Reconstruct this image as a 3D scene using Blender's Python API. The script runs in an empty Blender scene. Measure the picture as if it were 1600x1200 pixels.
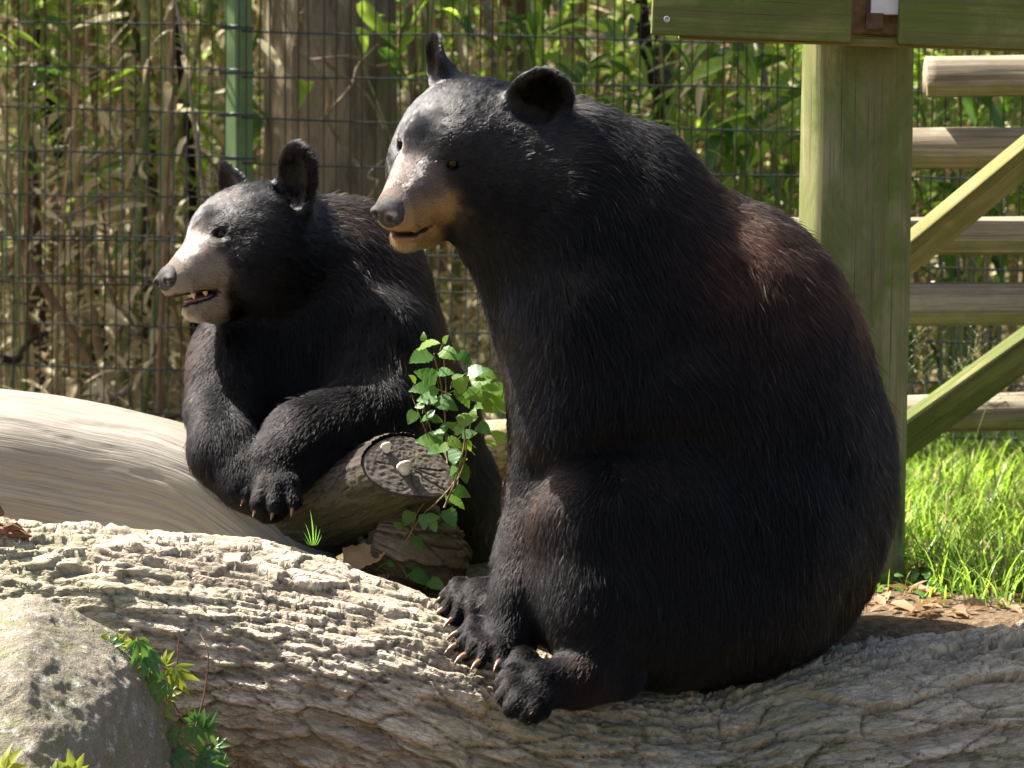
import bpy, bmesh, math
import numpy as np
from math import sin, cos, pi, radians, sqrt, atan2
from mathutils import Vector, Matrix, Euler

SC = bpy.context.scene
COL = SC.collection
RNG = np.random.default_rng(11)

# ------------------------------------------------------------------ camera
FPX = 5130.0                      # focal length in pixels of a 1600 px wide picture
PITCH = radians(5.9)
CAM = np.array([0.0, -6.0, 1.55])
cam_data = bpy.data.cameras.new('camera')
cam_data.sensor_width = 36.0
cam_data.lens = 36.0 * FPX / 1600.0
cam_data.clip_start = 0.1
cam_data.clip_end = 400.0
cam_data.dof.use_dof = True
cam_data.dof.focus_distance = 6.0
cam_data.dof.aperture_fstop = 6.7
cam = bpy.data.objects.new('camera', cam_data)
cam.location = CAM
cam.rotation_euler = (pi / 2 - PITCH, 0, 0)
COL.objects.link(cam)
SC.camera = cam

# ------------------------------------------------------------------ sky, sun, exposure
SUN_DIR = np.array([-0.53, 0.23, 0.80]); SUN_DIR /= np.linalg.norm(SUN_DIR)   # towards the sun
world = bpy.data.worlds.new('World')
SC.world = world
world.use_nodes = True
wn = world.node_tree
sky = wn.nodes.new('ShaderNodeTexSky')
sky.sky_type = 'NISHITA'
sky.sun_disc = False
sky.dust_density = 4.0
sky.air_density = 0.8
sky.ozone_density = 0.6
sky.sun_elevation = math.asin(SUN_DIR[2])
sky.sun_rotation = math.atan2(SUN_DIR[0], SUN_DIR[1])
wn.nodes['Background'].inputs['Strength'].default_value = 0.08
wn.links.new(sky.outputs['Color'], wn.nodes['Background'].inputs['Color'])
sun_data = bpy.data.lights.new('sun', 'SUN')
sun_data.energy = 5.0
sun_data.angle = radians(0.53)
sun_data.color = (1.0, 0.955, 0.88)
sun = bpy.data.objects.new('sun', sun_data)
sun.rotation_euler = Vector(SUN_DIR).to_track_quat('Z', 'Y').to_euler()
COL.objects.link(sun)
SC.view_settings.view_transform = 'Standard'
SC.view_settings.look = 'None'
SC.view_settings.gamma = 1.0
SC.view_settings.use_curve_mapping = False
SC.view_settings.exposure = 1.8
SC.render.engine = 'CYCLES'
SC.cycles.max_bounces = 8
SC.cycles.transparent_max_bounces = 8
SC.cycles.use_denoising = True

# ------------------------------------------------------------------ helpers
_cp, _sp = cos(PITCH), sin(PITCH)
def ray(px, py):
    a, b = px - 800.0, 600.0 - py
    return np.array([a, FPX * _cp + b * _sp, -FPX * _sp + b * _cp])
def W(px, py, Y):
    """world point seen at a pixel of the 1600x1200 photograph, on the vertical plane y = Y"""
    d = ray(px, py)
    return CAM + d * ((Y + 6.0) / d[1])
def S(Y, n=1.0):
    """metres covered by n pixels at depth Y"""
    return n * (Y + 6.0) / (FPX * _cp)
def Wz(px, py, z):
    d = ray(px, py)
    return CAM + d * ((z - CAM[2]) / d[2])

def hash3(i, j, k=0, s=0):
    h = (i.astype(np.int64) * 374761393 + j.astype(np.int64) * 668265263 + np.int64(k) * 2147483647 + np.int64(s) * 974634777) & 0x7fffffff
    h = (h ^ (h >> 13)) * 1274126177 & 0x7fffffff
    h = (h ^ (h >> 16)) * 668265263 & 0x7fffffff
    return ((h ^ (h >> 15)) & 0xffff) / 65535.0
def noise2(x, y, s=0):
    i = np.floor(x).astype(np.int64); j = np.floor(y).astype(np.int64)
    u = x - i; v = y - j
    u = u * u * (3 - 2 * u); v = v * v * (3 - 2 * v)
    a = hash3(i, j, 0, s); b = hash3(i + 1, j, 0, s); c = hash3(i, j + 1, 0, s); d = hash3(i + 1, j + 1, 0, s)
    return (a * (1 - u) + b * u) * (1 - v) + (c * (1 - u) + d * u) * v
def fbm2(x, y, octv=4, s=0):
    t = 0; a = 0.5; n = 0
    for o in range(octv):
        t = t + a * noise2(x * 2 ** o + 17.3 * o, y * 2 ** o - 9.1 * o, s + o); n += a; a *= 0.5
    return t / n
def noise3(x, y, z, s=0):
    k0 = np.floor(z).astype(np.int64); w = z - k0; w = w * w * (3 - 2 * w)
    def lay(kk):
        i = np.floor(x).astype(np.int64); j = np.floor(y).astype(np.int64)
        u = x - i; v = y - j; u = u * u * (3 - 2 * u); v = v * v * (3 - 2 * v)
        q = kk * 7919
        a = hash3(i + q, j, 0, s); b = hash3(i + 1 + q, j, 0, s); c = hash3(i + q, j + 1, 0, s); d = hash3(i + 1 + q, j + 1, 0, s)
        return (a * (1 - u) + b * u) * (1 - v) + (c * (1 - u) + d * u) * v
    return lay(k0) * (1 - w) + lay(k0 + 1) * w
def voronoi(x, y, s=0, jit=0.9):
    """F1, F2, random of the nearest cell, offset to the nearest point"""
    i = np.floor(x).astype(np.int64); j = np.floor(y).astype(np.int64)
    f1 = np.full(x.shape, 9.0); f2 = np.full(x.shape, 9.0); r = np.zeros(x.shape); ox = np.zeros(x.shape); oy = np.zeros(x.shape)
    for di in (-1, 0, 1):
        for dj in (-1, 0, 1):
            ci, cj = i + di, j + dj
            px = ci + 0.5 + jit * (hash3(ci, cj, 1, s) - 0.5); py = cj + 0.5 + jit * (hash3(ci, cj, 2, s) - 0.5)
            d = np.hypot(px - x, py - y)
            c = d < f1
            f2 = np.where(c, f1, np.minimum(f2, d))
            r = np.where(c, hash3(ci, cj, 3, s), r); ox = np.where(c, x - px, ox); oy = np.where(c, y - py, oy)
            f1 = np.where(c, d, f1)
    return f1, f2, r, ox, oy

def tag(o, label=None, cat=None, group=None, kind=None):
    if label: o['label'] = label
    if cat: o['category'] = cat
    if group: o['group'] = group
    if kind: o['kind'] = kind
    return o
def empty(name, loc, label=None, cat=None, group=None):
    o = bpy.data.objects.new(name, None)
    o.location = loc
    o.empty_display_size = 0.05
    COL.objects.link(o)
    return tag(o, label, cat, group)
def mesh_from(name, V, F, smooth=True, mat=None):
    """V (n,3), F: (m,4)/(m,3) array or list of tuples"""
    me = bpy.data.meshes.new(name)
    V = np.asarray(V, dtype=np.float32)
    if isinstance(F, np.ndarray):
        m, k = F.shape
        me.vertices.add(len(V)); me.vertices.foreach_set('co', V.ravel())
        me.loops.add(m * k); me.loops.foreach_set('vertex_index', F.astype(np.int32).ravel())
        me.polygons.add(m)
        me.polygons.foreach_set('loop_start', np.arange(0, m * k, k, dtype=np.int32))
        me.polygons.foreach_set('loop_total', np.full(m, k, dtype=np.int32))
        me.update(calc_edges=True); me.validate()
    else:
        me.from_pydata(V.tolist(), [], F); me.update()
    if smooth:
        me.polygons.foreach_set('use_smooth', np.ones(len(me.polygons), dtype=bool))
    if mat: me.materials.append(mat)
    return me
def obj(name, me, parent=None, loc=None):
    o = bpy.data.objects.new(name, me)
    COL.objects.link(o)
    if parent is not None:
        o.parent = parent
        if loc is not None: o.location = loc
    elif loc is not None:
        o.location = loc
    return o
def rel(V, parent):
    """world vertices -> coordinates of an un-rotated parent empty"""
    return np.asarray(V) - np.array(parent.location)
def set_color(me, name, rgb):
    n = len(me.vertices)
    at = me.color_attributes.new(name, 'FLOAT_COLOR', 'POINT')
    c = np.ones((n, 4), dtype=np.float32)
    rgb = np.asarray(rgb)
    c[:, :rgb.shape[1]] = rgb
    at.data.foreach_set('color', c.ravel())
def set_float(me, name, v):
    at = me.attributes.new(name, 'FLOAT', 'POINT')
    at.data.foreach_set('value', np.asarray(v, dtype=np.float32))
def grid_faces(nu, nv, close_v=False):
    i = np.arange(nu - 1)[:, None]; j = np.arange(nv if close_v else nv - 1)[None, :]
    j2 = (j + 1) % nv
    return np.stack([(i * nv + j).ravel() if False else (i * nv + j + 0 * i).ravel(), ((i + 1) * nv + j).ravel(), ((i + 1) * nv + j2).ravel(), (i * nv + j2 + 0 * i).ravel()], axis=1)
def frames(P):
    """tangents and two normals along a polyline (n,3)"""
    P = np.asarray(P, float)
    T = np.gradient(P, axis=0); T /= np.linalg.norm(T, axis=1)[:, None]
    up = np.array([0, 0, 1.0]) if abs(T[0][2]) < 0.9 else np.array([0, 1.0, 0])
    N = []
    n = up - T[0] * (up @ T[0]); n /= np.linalg.norm(n)
    for t in T:
        n = n - t * (n @ t); n /= np.linalg.norm(n); N.append(n)
    N = np.array(N)
    B = np.cross(T, N)
    return T, N, B
def tube_vf(P, R, sides=8, cap=True):
    P = np.asarray(P, float); n = len(P)
    R = np.broadcast_to(np.asarray(R, float), (n,))
    T, N, B = frames(P)
    a = np.arange(sides) * 2 * pi / sides
    V = P[:, None] + R[:, None, None] * (np.cos(a)[None, :, None] * N[:, None] + np.sin(a)[None, :, None] * B[:, None])
    F = [tuple(f) for f in grid_faces(n, sides, True)[:, ::-1].tolist()]
    V = V.reshape(-1, 3)
    if cap:
        F.append(tuple(range(sides))); F.append(tuple(range(n * sides - 1, (n - 1) * sides - 1, -1)))
    return V, F
def joinvf(parts):
    Vs, Fs, o = [], [], 0
    for V, F in parts:
        Vs.append(np.asarray(V)); Fs += [tuple(i + o for i in f) for f in F]; o += len(V)
    return np.concatenate(Vs), Fs
def catmull(P, n):
    P = np.asarray(P, float)
    Q = np.vstack([2 * P[0] - P[1], P, 2 * P[-1] - P[-2]])
    out = []
    t = np.linspace(0, len(P) - 1, n)
    for x in t:
        i = min(int(x), len(P) - 2); u = x - i
        a, b, c, d = Q[i], Q[i + 1], Q[i + 2], Q[i + 3]
        out.append(0.5 * ((2 * b) + (-a + c) * u + (2 * a - 5 * b + 4 * c - d) * u * u + (-a + 3 * b - 3 * c + d) * u ** 3))
    return np.array(out)

# ------------------------------------------------------------------ node materials
class Nodes:
    def __init__(self, name):
        self.m = bpy.data.materials.new(name); self.m.use_nodes = True
        self.t = self.m.node_tree
        self.b = self.t.nodes['Principled BSDF']; self.out = self.t.nodes['Material Output']
    def n(self, typ, **kw):
        nd = self.t.nodes.new(typ)
        for k, v in kw.items():
            if k in nd.inputs: 
                self.s(nd.inputs[k], v)
            else: setattr(nd, k, v)
        return nd
    def s(self, sock, v):
        if hasattr(v, 'is_output') or isinstance(v, bpy.types.NodeSocket): self.t.links.new(v, sock)
        else: sock.default_value = v
    def coord(self, kind='Object', scale=(1, 1, 1), rot=(0, 0, 0)):
        tc = self.n('ShaderNodeTexCoord'); mp = self.n('ShaderNodeMapping')
        self.t.links.new(tc.outputs[kind], mp.inputs['Vector'])
        mp.inputs['Scale'].default_value = scale; mp.inputs['Rotation'].default_value = rot
        return mp.outputs['Vector']
    def noise(self, vec, scale, detail=4, rough=0.55, dist=0.0):
        nd = self.n('ShaderNodeTexNoise'); self.t.links.new(vec, nd.inputs['Vector'])
        nd.inputs['Scale'].default_value = scale; nd.inputs['Detail'].default_value = detail
        nd.inputs['Roughness'].default_value = rough; nd.inputs['Distortion'].default_value = dist
        return nd.outputs['Fac']
    def ramp(self, fac, stops, interp='LINEAR'):
        nd = self.n('ShaderNodeValToRGB'); self.s(nd.inputs['Fac'], fac)
        cr = nd.color_ramp; cr.interpolation = interp
        while len(cr.elements) < len(stops): cr.elements.new(0.5)
        for e, (p, c) in zip(cr.elements, stops):
            e.position = p; e.color = (*c, 1) if len(c) == 3 else c
        return nd.outputs['Color']
    def mix(self, fac, a, b, mode='MIX'):
        nd = self.n('ShaderNodeMix'); nd.data_type = 'RGBA'; nd.blend_type = mode
        self.s(nd.inputs[0], fac)
        for sk, v in ((nd.inputs[6], a), (nd.inputs[7], b)):
            if isinstance(v, tuple) and len(v) == 3: v = (*v, 1)
            self.s(sk, v)
        return nd.outputs[2]
    def math(self, op, a, b=0.5):
        nd = self.n('ShaderNodeMath'); nd.operation = op; self.s(nd.inputs[0], a); self.s(nd.inputs[1], b)
        return nd.outputs[0]
    def attr(self, name, out='Color'):
        nd = self.n('ShaderNodeAttribute'); nd.attribute_name = name
        return nd.outputs[out]
    def bump(self, h, strength=0.3, dist=0.01):
        nd = self.n('ShaderNodeBump'); self.s(nd.inputs['Height'], h)
        nd.inputs['Strength'].default_value = strength; nd.inputs['Distance'].default_value = dist
        self.t.links.new(nd.outputs['Normal'], self.b.inputs['Normal'])
        return nd.outputs['Normal']
    def base(self, col, rough=0.7, spec=0.3):
        if isinstance(col, tuple) and len(col) == 3: col = (*col, 1)
        self.s(self.b.inputs['Base Color'], col); self.s(self.b.inputs['Roughness'], rough)
        self.b.inputs['Specular IOR Level'].default_value = spec
        return self.m
def plain(name, col, rough=0.6, spec=0.3, var=0.25, scale=30):
    N = Nodes(name); v = N.coord('Object')
    f = N.noise(v, scale, 5)
    c0 = tuple(c * (1 - var) for c in col); c1 = tuple(min(1, c * (1 + var)) for c in col)
    return N.base(N.ramp(f, [(0.3, c0), (0.7, c1)]), rough, spec)
def leaf_material(name, c0, c1, trans=0.5, rough=0.38, tcol=None):
    """two tones picked per object and by noise; light shows through"""
    N = Nodes(name); t = N.t
    oi = N.n('ShaderNodeObjectInfo')
    at = N.attr('rnd', 'Fac')
    f = N.math('FRACT', N.math('ADD', oi.outputs['Random'], at), 0)
    f2 = N.noise(N.coord('Object'), 25, 3)
    f = N.math('ADD', N.math('MULTIPLY', f, 0.75), N.math('MULTIPLY', f2, 0.3))
    col = N.ramp(f, [(0.1, c0), (0.9, c1)])
    N.base(col, rough, 0.5)
    tr = N.n('ShaderNodeBsdfTranslucent')
    tc = N.mix(0.55, col, tcol if tcol else tuple(min(1, c * 2.2) for c in c1), 'MIX')
    N.s(tr.inputs['Color'], tc)
    mx = N.n('ShaderNodeMixShader'); mx.inputs[0].default_value = trans
    t.links.new(N.b.outputs[0], mx.inputs[1]); t.links.new(tr.outputs[0], mx.inputs[2])
    t.links.new(mx.outputs[0], N.out.inputs['Surface'])
    return N.m

# ------------------------------------------------------------------ sculpting: smooth-blended volumes -> one continuous mesh
class Sculpt:
    def __init__(self): self.ops = []
    def add(self, f, lo, hi, k, op='u'): self.ops.append((f, np.array(lo), np.array(hi), k, op))
    def ell(self, c, r, R=None, k=0.03, op='u'):
        c = np.array(c, float); r = np.array(r, float); R = np.eye(3) if R is None else np.array(R)   # columns of R: the axes
        def f(P):
            q = (P - c) @ R
            k0 = np.linalg.norm(q / r, axis=-1); k1 = np.linalg.norm(q / (r * r), axis=-1) + 1e-9
            return k0 * (k0 - 1) / k1
        ext = np.sqrt(((R * r) ** 2).sum(1))
        self.add(f, c - ext, c + ext, k, op)
    def chain(self, pts, k=0.03, op='u'):
        """pts: list of (point, radius): tapered limbs"""
        for (a, ra), (b, rb) in zip(pts[:-1], pts[1:]):
            a = np.array(a, float); b = np.array(b, float)
            def f(P, a=a, b=b, ra=ra, rb=rb):
                ab = b - a
                t = np.clip(((P - a) @ ab) / (ab @ ab), 0, 1)
                return np.linalg.norm(P - a - t[..., None] * ab, axis=-1) - (ra + (rb - ra) * t)
            m = max(ra, rb)
            self.add(f, np.minimum(a - ra, b - rb), np.maximum(a + ra, b + rb), k, op)
    def build(self, h):
        lo = np.min([o[1] for o in self.ops if o[4] == 'u'], axis=0) - 3 * h
        hi = np.max([o[2] for o in self.ops if o[4] == 'u'], axis=0) + 3 * h
        n = np.ceil((hi - lo) / h).astype(int) + 1
        ax = [lo[d] + h * np.arange(n[d]) for d in range(3)]
        Fd = np.full(n, 0.3, dtype=np.float32)
        for f, a, b, k, op in self.ops:
            m = k + 2.5 * h
            i0 = np.clip(np.floor((a - m - lo) / h).astype(int), 0, n - 1); i1 = np.clip(np.ceil((b + m - lo) / h).astype(int) + 1, 0, n)
            sl = tuple(slice(i0[d], i1[d]) for d in range(3))
            P = np.stack(np.meshgrid(*[ax[d][sl[d]] for d in range(3)], indexing='ij'), -1)
            d = f(P)
            A = Fd[sl]
            if op == 'u':
                t = np.clip(0.5 + 0.5 * (A - d) / k, 0, 1)
                Fd[sl] = A * (1 - t) + d * t - k * t * (1 - t)
            else:
                d = -d
                t = np.clip(0.5 - 0.5 * (A - d) / k, 0, 1)
                Fd[sl] = A * (1 - t) + d * t + k * t * (1 - t)
        return self.nets(Fd, lo, h)
    @staticmethod
    def nets(Fd, lo, h):
        s = Fd < 0
        c = [s[i:s.shape[0] - 1 + i, j:s.shape[1] - 1 + j, k:s.shape[2] - 1 + k] for i in (0, 1) for j in (0, 1) for k in (0, 1)]
        anyc = np.logical_or.reduce(c); allc = np.logical_and.reduce(c)
        act = np.argwhere(anyc & ~allc)
        idm = np.full(anyc.shape, -1, dtype=np.int64)
        idm[tuple(act.T)] = np.arange(len(act))
        cor = np.array([(i, j, k) for i in (0, 1) for j in (0, 1) for k in (0, 1)])
        val = np.stack([Fd[tuple((act + o).T)] for o in cor], 1)
        acc = np.zeros((len(act), 3)); cnt = np.zeros(len(act))
        for a in range(8):
            for b in range(a + 1, 8):
                if abs(cor[a] - cor[b]).sum() != 1: continue
                va, vb = val[:, a], val[:, b]
                x = (va < 0) != (vb < 0)
                t = np.where(x, va / np.where(x, va - vb, 1), 0)
                acc += np.where(x[:, None], cor[a] + t[:, None] * (cor[b] - cor[a]), 0); cnt += x
        V = lo + h * (act + acc / cnt[:, None])
        quads = []
        for d in range(3):
            e1, e2 = [(1, 2), (2, 0), (0, 1)][d]
            sa = [slice(1, -1)] * 3; sb = [slice(1, -1)] * 3
            sa[d] = slice(0, -1); sb[d] = slice(1, None)
            A = s[tuple(sa)]; B = s[tuple(sb)]
            for inside_a in (True, False):
                w = np.argwhere((A & ~B) if inside_a else (~A & B))
                off = np.ones(3, int); off[d] = 0
                w = w + off
                o1 = np.zeros(3, int); o1[e1] = 1; o2 = np.zeros(3, int); o2[e2] = 1
                q = np.stack([idm[tuple((w - o1 - o2).T)], idm[tuple((w - o2).T)], idm[tuple(w.T)], idm[tuple((w - o1).T)]], 1)
                quads.append(q if inside_a else q[:, ::-1])
        Q = np.concatenate(quads)
        return V, Q[(Q >= 0).all(1)]
def vnormals(V, Q):
    fn = np.cross(V[Q[:, 2]] - V[Q[:, 0]], V[Q[:, 3]] - V[Q[:, 1]])
    N = np.zeros_like(V)
    for k in range(4): np.add.at(N, Q[:, k], fn)
    return N / (np.linalg.norm(N, axis=1)[:, None] + 1e-12)
def relax(V, Q, it=2):
    E = np.concatenate([Q[:, [0, 1]], Q[:, [1, 2]], Q[:, [2, 3]], Q[:, [3, 0]]])
    for _ in range(it):
        A = np.zeros_like(V); c = np.zeros(len(V))
        np.add.at(A, E[:, 0], V[E[:, 1]]); np.add.at(c, E[:, 0], 1)
        np.add.at(A, E[:, 1], V[E[:, 0]]); np.add.at(c, E[:, 1], 1)
        V = 0.5 * V + 0.5 * A / c[:, None]
    return V
# ================================================================== THE TWO BEARS
class Head:
    """local head axes: f forward, l to the bear's left, u up; metres of a grown bear's head times s"""
    def __init__(self, px, py, Y, R, s):
        self.o = W(px, py, Y); self.R = np.array(R); self.s = s
    def p(self, f, l, u): return self.o + self.s * (self.R @ np.array([f, l, u], float))
    def loc(self, P): return (P - self.o) @ self.R / self.s
    def v(self, f, l, u):
        d = self.R @ np.array([f, l, u], float); return d / np.linalg.norm(d)
def mouth_wedge(H, gape, cl):
    a = atan2(gape + .006, 0.17)
    Rm = H.R @ np.array([[cos(a * .6), 0, sin(a * .6)], [0, 1, 0], [-sin(a * .6), 0, cos(a * .6)]])
    s = H.s
    return H.p(0.245, 0, -.092 - gape * .40), (cl * s, .075 * s, (.0045 + gape * .45) * s), Rm
def head_volumes(sc, H, gape=0.02, cl=0.09, ears=((.70, .62, -.05), 1.0, 0.128)):
    s = H.s
    E_ = lambda f, l, u, rf, rl, ru, k=0.03, R=None, op='u': sc.ell(H.p(f, l, u), (rf * s, rl * s, ru * s), H.R if R is None else R, k * s, op)
    K = lambda pts, k=0.03, op='u': sc.chain([(H.p(*p[:3]), p[3] * s) for p in pts], k * s, op)
    E_(0.0, 0, 0.030, .145, .132, .115, 0.04)                 # cranium
    E_(0.072, 0, 0.042, .085, .085, .060, 0.05)                # forehead
    for q in (1, -1):
        E_(0.025, .070 * q, -.045, .115, .08, .092, 0.05)         # cheek
        K([(0.095, .052 * q, .043, .026), (0.128, .034 * q, .034, .020)], 0.03)   # brow
    K([(0.09, 0, -.014, .071), (0.160, 0, -.034, .057), (0.226, 0, -.052, .045)], 0.045)   # muzzle
    E_(0.196, 0, -.064, .060, .049, .035, 0.02)                # upper lips
    E_(0.241, 0, -.050, .026, .036, .030, 0.015)               # muzzle tip
    g = gape
    K([(0.06, 0, -.096, .064), (0.14, 0, -.106 - g * .35, .040), (0.195, 0, -.106 - g * .8, .028)], 0.025)   # lower jaw
    K([(0.17, 0, -.108 - g * .5, .031), (0.210, 0, -.101 - g, .021)], 0.015)     # chin
    sc.ell(*mouth_wedge(H, g, cl), 0.006 * s, 's')             # the mouth, open to the front
    nfv, es, eu = ears
    for q in (1, -1):
        sc.ell(H.p(0.135, .057 * q, .033), (.018 * s, .013 * s, .0115 * s), H.R, 0.012 * s, 's')      # eye socket
        nf = H.v(nfv[0], nfv[1] * q, nfv[2])                   # ear: a rounded dish on a short base
        up = H.v(-0.22, 0.40 * q, 1.0); up = up - nf * (up @ nf); up /= np.linalg.norm(up)
        sd = np.cross(up, nf)
        Re = np.stack([nf, sd, up], 1)
        c = H.p(-.045, .122 * q, eu)
        K([(-.04, .085 * q, .078, .046), (-.045, .110 * q, .112, .036)], 0.03)
        sc.ell(c, (.019 * s, .062 * s, .070 * s * es), Re, 0.02 * s)
        sc.ell(c + nf * .022 * s, (.026 * s, .048 * s, .057 * s * es), Re, 0.012 * s, 's')
def paw(sc, center, r, toes, rt, k=0.006):
    """palm plus separate toes that end at the given points"""
    sc.ell(center, (r, r * 0.86, r * 0.68), None, k * 2)
    c = np.array(center)
    for t in toes:
        t = np.array(t)
        m = c + (t - c) * 0.66 + np.array([0, 0, rt * 0.95])
        sc.chain([(c + (t - c) * 0.15 + np.array([0, 0, rt * .4]), rt * 1.0), (m, rt * 1.02), (t, rt * 0.74)], k)

BIG_TOES_FAR = [(700, 934, -.03), (699, 952, -.065), (712, 968, -.10), (736, 979, -.13), (764, 978, -.14)]
BIG_TOES_NEAR = [(720, 990, -.14), (717, 1009, -.175), (729, 1025, -.205), (751, 1035, -.23), (783, 1034, -.24)]
SMALL_TOES = [(388, 748, .16), (389, 769, .12), (406, 784, .09), (431, 789, .075), (459, 783, .08)]
def big_bear_volumes():
    sc = Sculpt()
    px = lambda x, y, Y: W(x, y, Y)
    def E_(x, y, Y, rx, ry, rz, k=60, tilt=0):
        t = radians(tilt); R = np.array([[cos(t), 0, -sin(t)], [0, 1, 0], [sin(t), 0, cos(t)]])
        sc.ell(px(x, y, Y), (S(Y, rx), ry / 855, S(Y, rz)), R, k / 855)
    def K(pts, k=50): sc.chain([(px(x, y, Y), S(Y, r)) for x, y, Y, r in pts], k / 855)
    E_(1134, 765, .13, 260, 250, 300)                      # belly and rump
    E_(1094, 572, .12, 258, 222, 272, 80)                  # back
    E_(935, 412, .10, 180, 205, 205, 80)                   # shoulders
    E_(895, 560, .08, 98, 190, 225, 60)                   # chest
    K([(935, 350, .09, 160), (815, 285, .03, 128)], 70)    # neck
    K([(872, 560, .20, 72), (832, 770, .08, 36), (796, 885, -.03, 31)], 30)                         # far foreleg
    K([(930, 490, -.055, 104), (890, 665, -.095, 82)], 28)   # upper arm standing off the belly
    K([(912, 520, -.05, 110), (856, 740, -.03, 50), (810, 930, -.13, 35), (798, 985, -.165, 37)], 34)  # near foreleg
    K([(1140, 830, .02, 205), (1040, 812, -.07, 146), (940, 806, -.14, 102)], 22)    # thigh of the near hind leg
    E_(1000, 615, -.02, 140, 140, 95, 60)                  # belly fold above the thigh
    K([(934, 812, -.15, 96), (930, 930, -.19, 82), (922, 1040, -.24, 56)], 40)     # shin
    E_(1050, 950, -.06, 200, 150, 118, 80)
    K([(968, 1058, -.22, 36), (905, 1062, -.27, 44), (848, 1072, -.30, 42)], 20)                          # foot
    for x, y, Y, r in ((806, 1040, -.265, 23), (791, 1062, -.295, 23), (791, 1085, -.325, 23), (804, 1103, -.35, 22), (828, 1112, -.365, 20)):
        K([(855, 1066, -.30, 26), (x + 14, y - 9, Y, r), (x, y, Y, r * .86)], 5)
    paw(sc, px(760, 930, -.07), S(0, 40), [px(*t) for t in BIG_TOES_FAR], S(0, 15))
    paw(sc, px(788, 1002, -.175), S(0, 43), [px(*t) for t in BIG_TOES_NEAR], S(0, 15.5))
    K([(760, 262, .03, 100), (850, 300, .06, 135)], 60)
    head_volumes(sc, BIG_HEAD, gape=0.010, cl=.075)
    return sc
def small_bear_volumes():
    sc = Sculpt()
    px = lambda x, y, Y: W(x, y, Y)
    def E_(x, y, Y, rx, ry, rz, k=60):
        sc.ell(px(x, y, Y), (S(Y, rx), ry / 800, S(Y, rz)), None, k / 800)
    def K(pts, k=50): sc.chain([(px(x, y, Y), S(Y, r)) for x, y, Y, r in pts], k / 800)
    E_(540, 503, .62, 118, 165, 165)                       # shoulders
    E_(476, 575, .56, 172, 150, 150, 70)                   # chest
    E_(440, 700, .50, 100, 90, 100, 50)
    K([(425, 402, .52, 106), (535, 446, .60, 118)], 60)    # neck
    K([(582, 532, .72, 100), (645, 650, .85, 88), (688, 770, .90, 84), (722, 900, .92, 58)], 40)   # back and hindquarters
    E_(615, 715, .85, 105, 150, 170, 50)
    K([(372, 545, .46, 68), (348, 640, .33, 52)], 30)      # far upper arm
    K([(346, 660, .29, 48), (350, 705, .22, 52), (388, 752, .17, 44), (420, 782, .16, 32)], 14)    # far forearm, folded in
    K([(592, 530, .46, 82), (590, 640, .36, 76)], 40)      # near upper arm
    K([(578, 660, .33, 74), (480, 690, .22, 66), (440, 725, .17, 54)], 16)                         # near forearm
    paw(sc, px(438, 742, .15), S(.15, 53), [px(*t) for t in SMALL_TOES], S(.1, 17), 0.005)
    head_volumes(sc, SMALL_HEAD, gape=0.015, cl=.098, ears=((1.0, .08, -.05), 1.22, 0.128))
    return sc
def rotzyx(a, b, c):
    ca, sa, cb, sb, cc, s_ = cos(a), sin(a), cos(b), sin(b), cos(c), sin(c)
    return np.array([[ca, -sa, 0], [sa, ca, 0], [0, 0, 1]]) @ np.array([[cb, 0, sb], [0, 1, 0], [-sb, 0, cb]]) @ np.array([[1, 0, 0], [0, cc, -s_], [0, s_, cc]])
BIG_HEAD = Head(734, 236, 0.02, rotzyx(radians(233), radians(15.5), radians(-15)), 0.92)
SMALL_HEAD = Head(404, 384, 0.47, rotzyx(radians(221), radians(4.0), radians(10)), 0.87)

def fur_material(name):
    N = Nodes(name)
    h = N.n('ShaderNodeBsdfHairPrincipled')
    try: h.model = 'CHIANG'
    except Exception: pass
    h.parametrization = 'COLOR'
    N.t.links.new(N.attr('tint'), h.inputs['Color'])
    N.t.links.new(N.attr('sheen', 'Fac'), h.inputs['Roughness'])
    N.t.links.new(N.attr('gloss', 'Fac'), h.inputs['IOR'])
    h.inputs['Radial Roughness'].default_value = 0.45
    h.inputs['Random Roughness'].default_value = 0.3
    N.t.links.new(h.outputs[0], N.out.inputs['Surface'])
    return N.m
def skin_material(name):
    N = Nodes(name)
    v = N.coord('Object')
    N.base(N.attr('tint'), 0.75, 0.15)
    N.bump(N.noise(v, 180, 3), 0.4, 0.004)
    return N.m
FUR = fur_material('bear_fur'); SKIN = skin_material('bear_skin')

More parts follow.
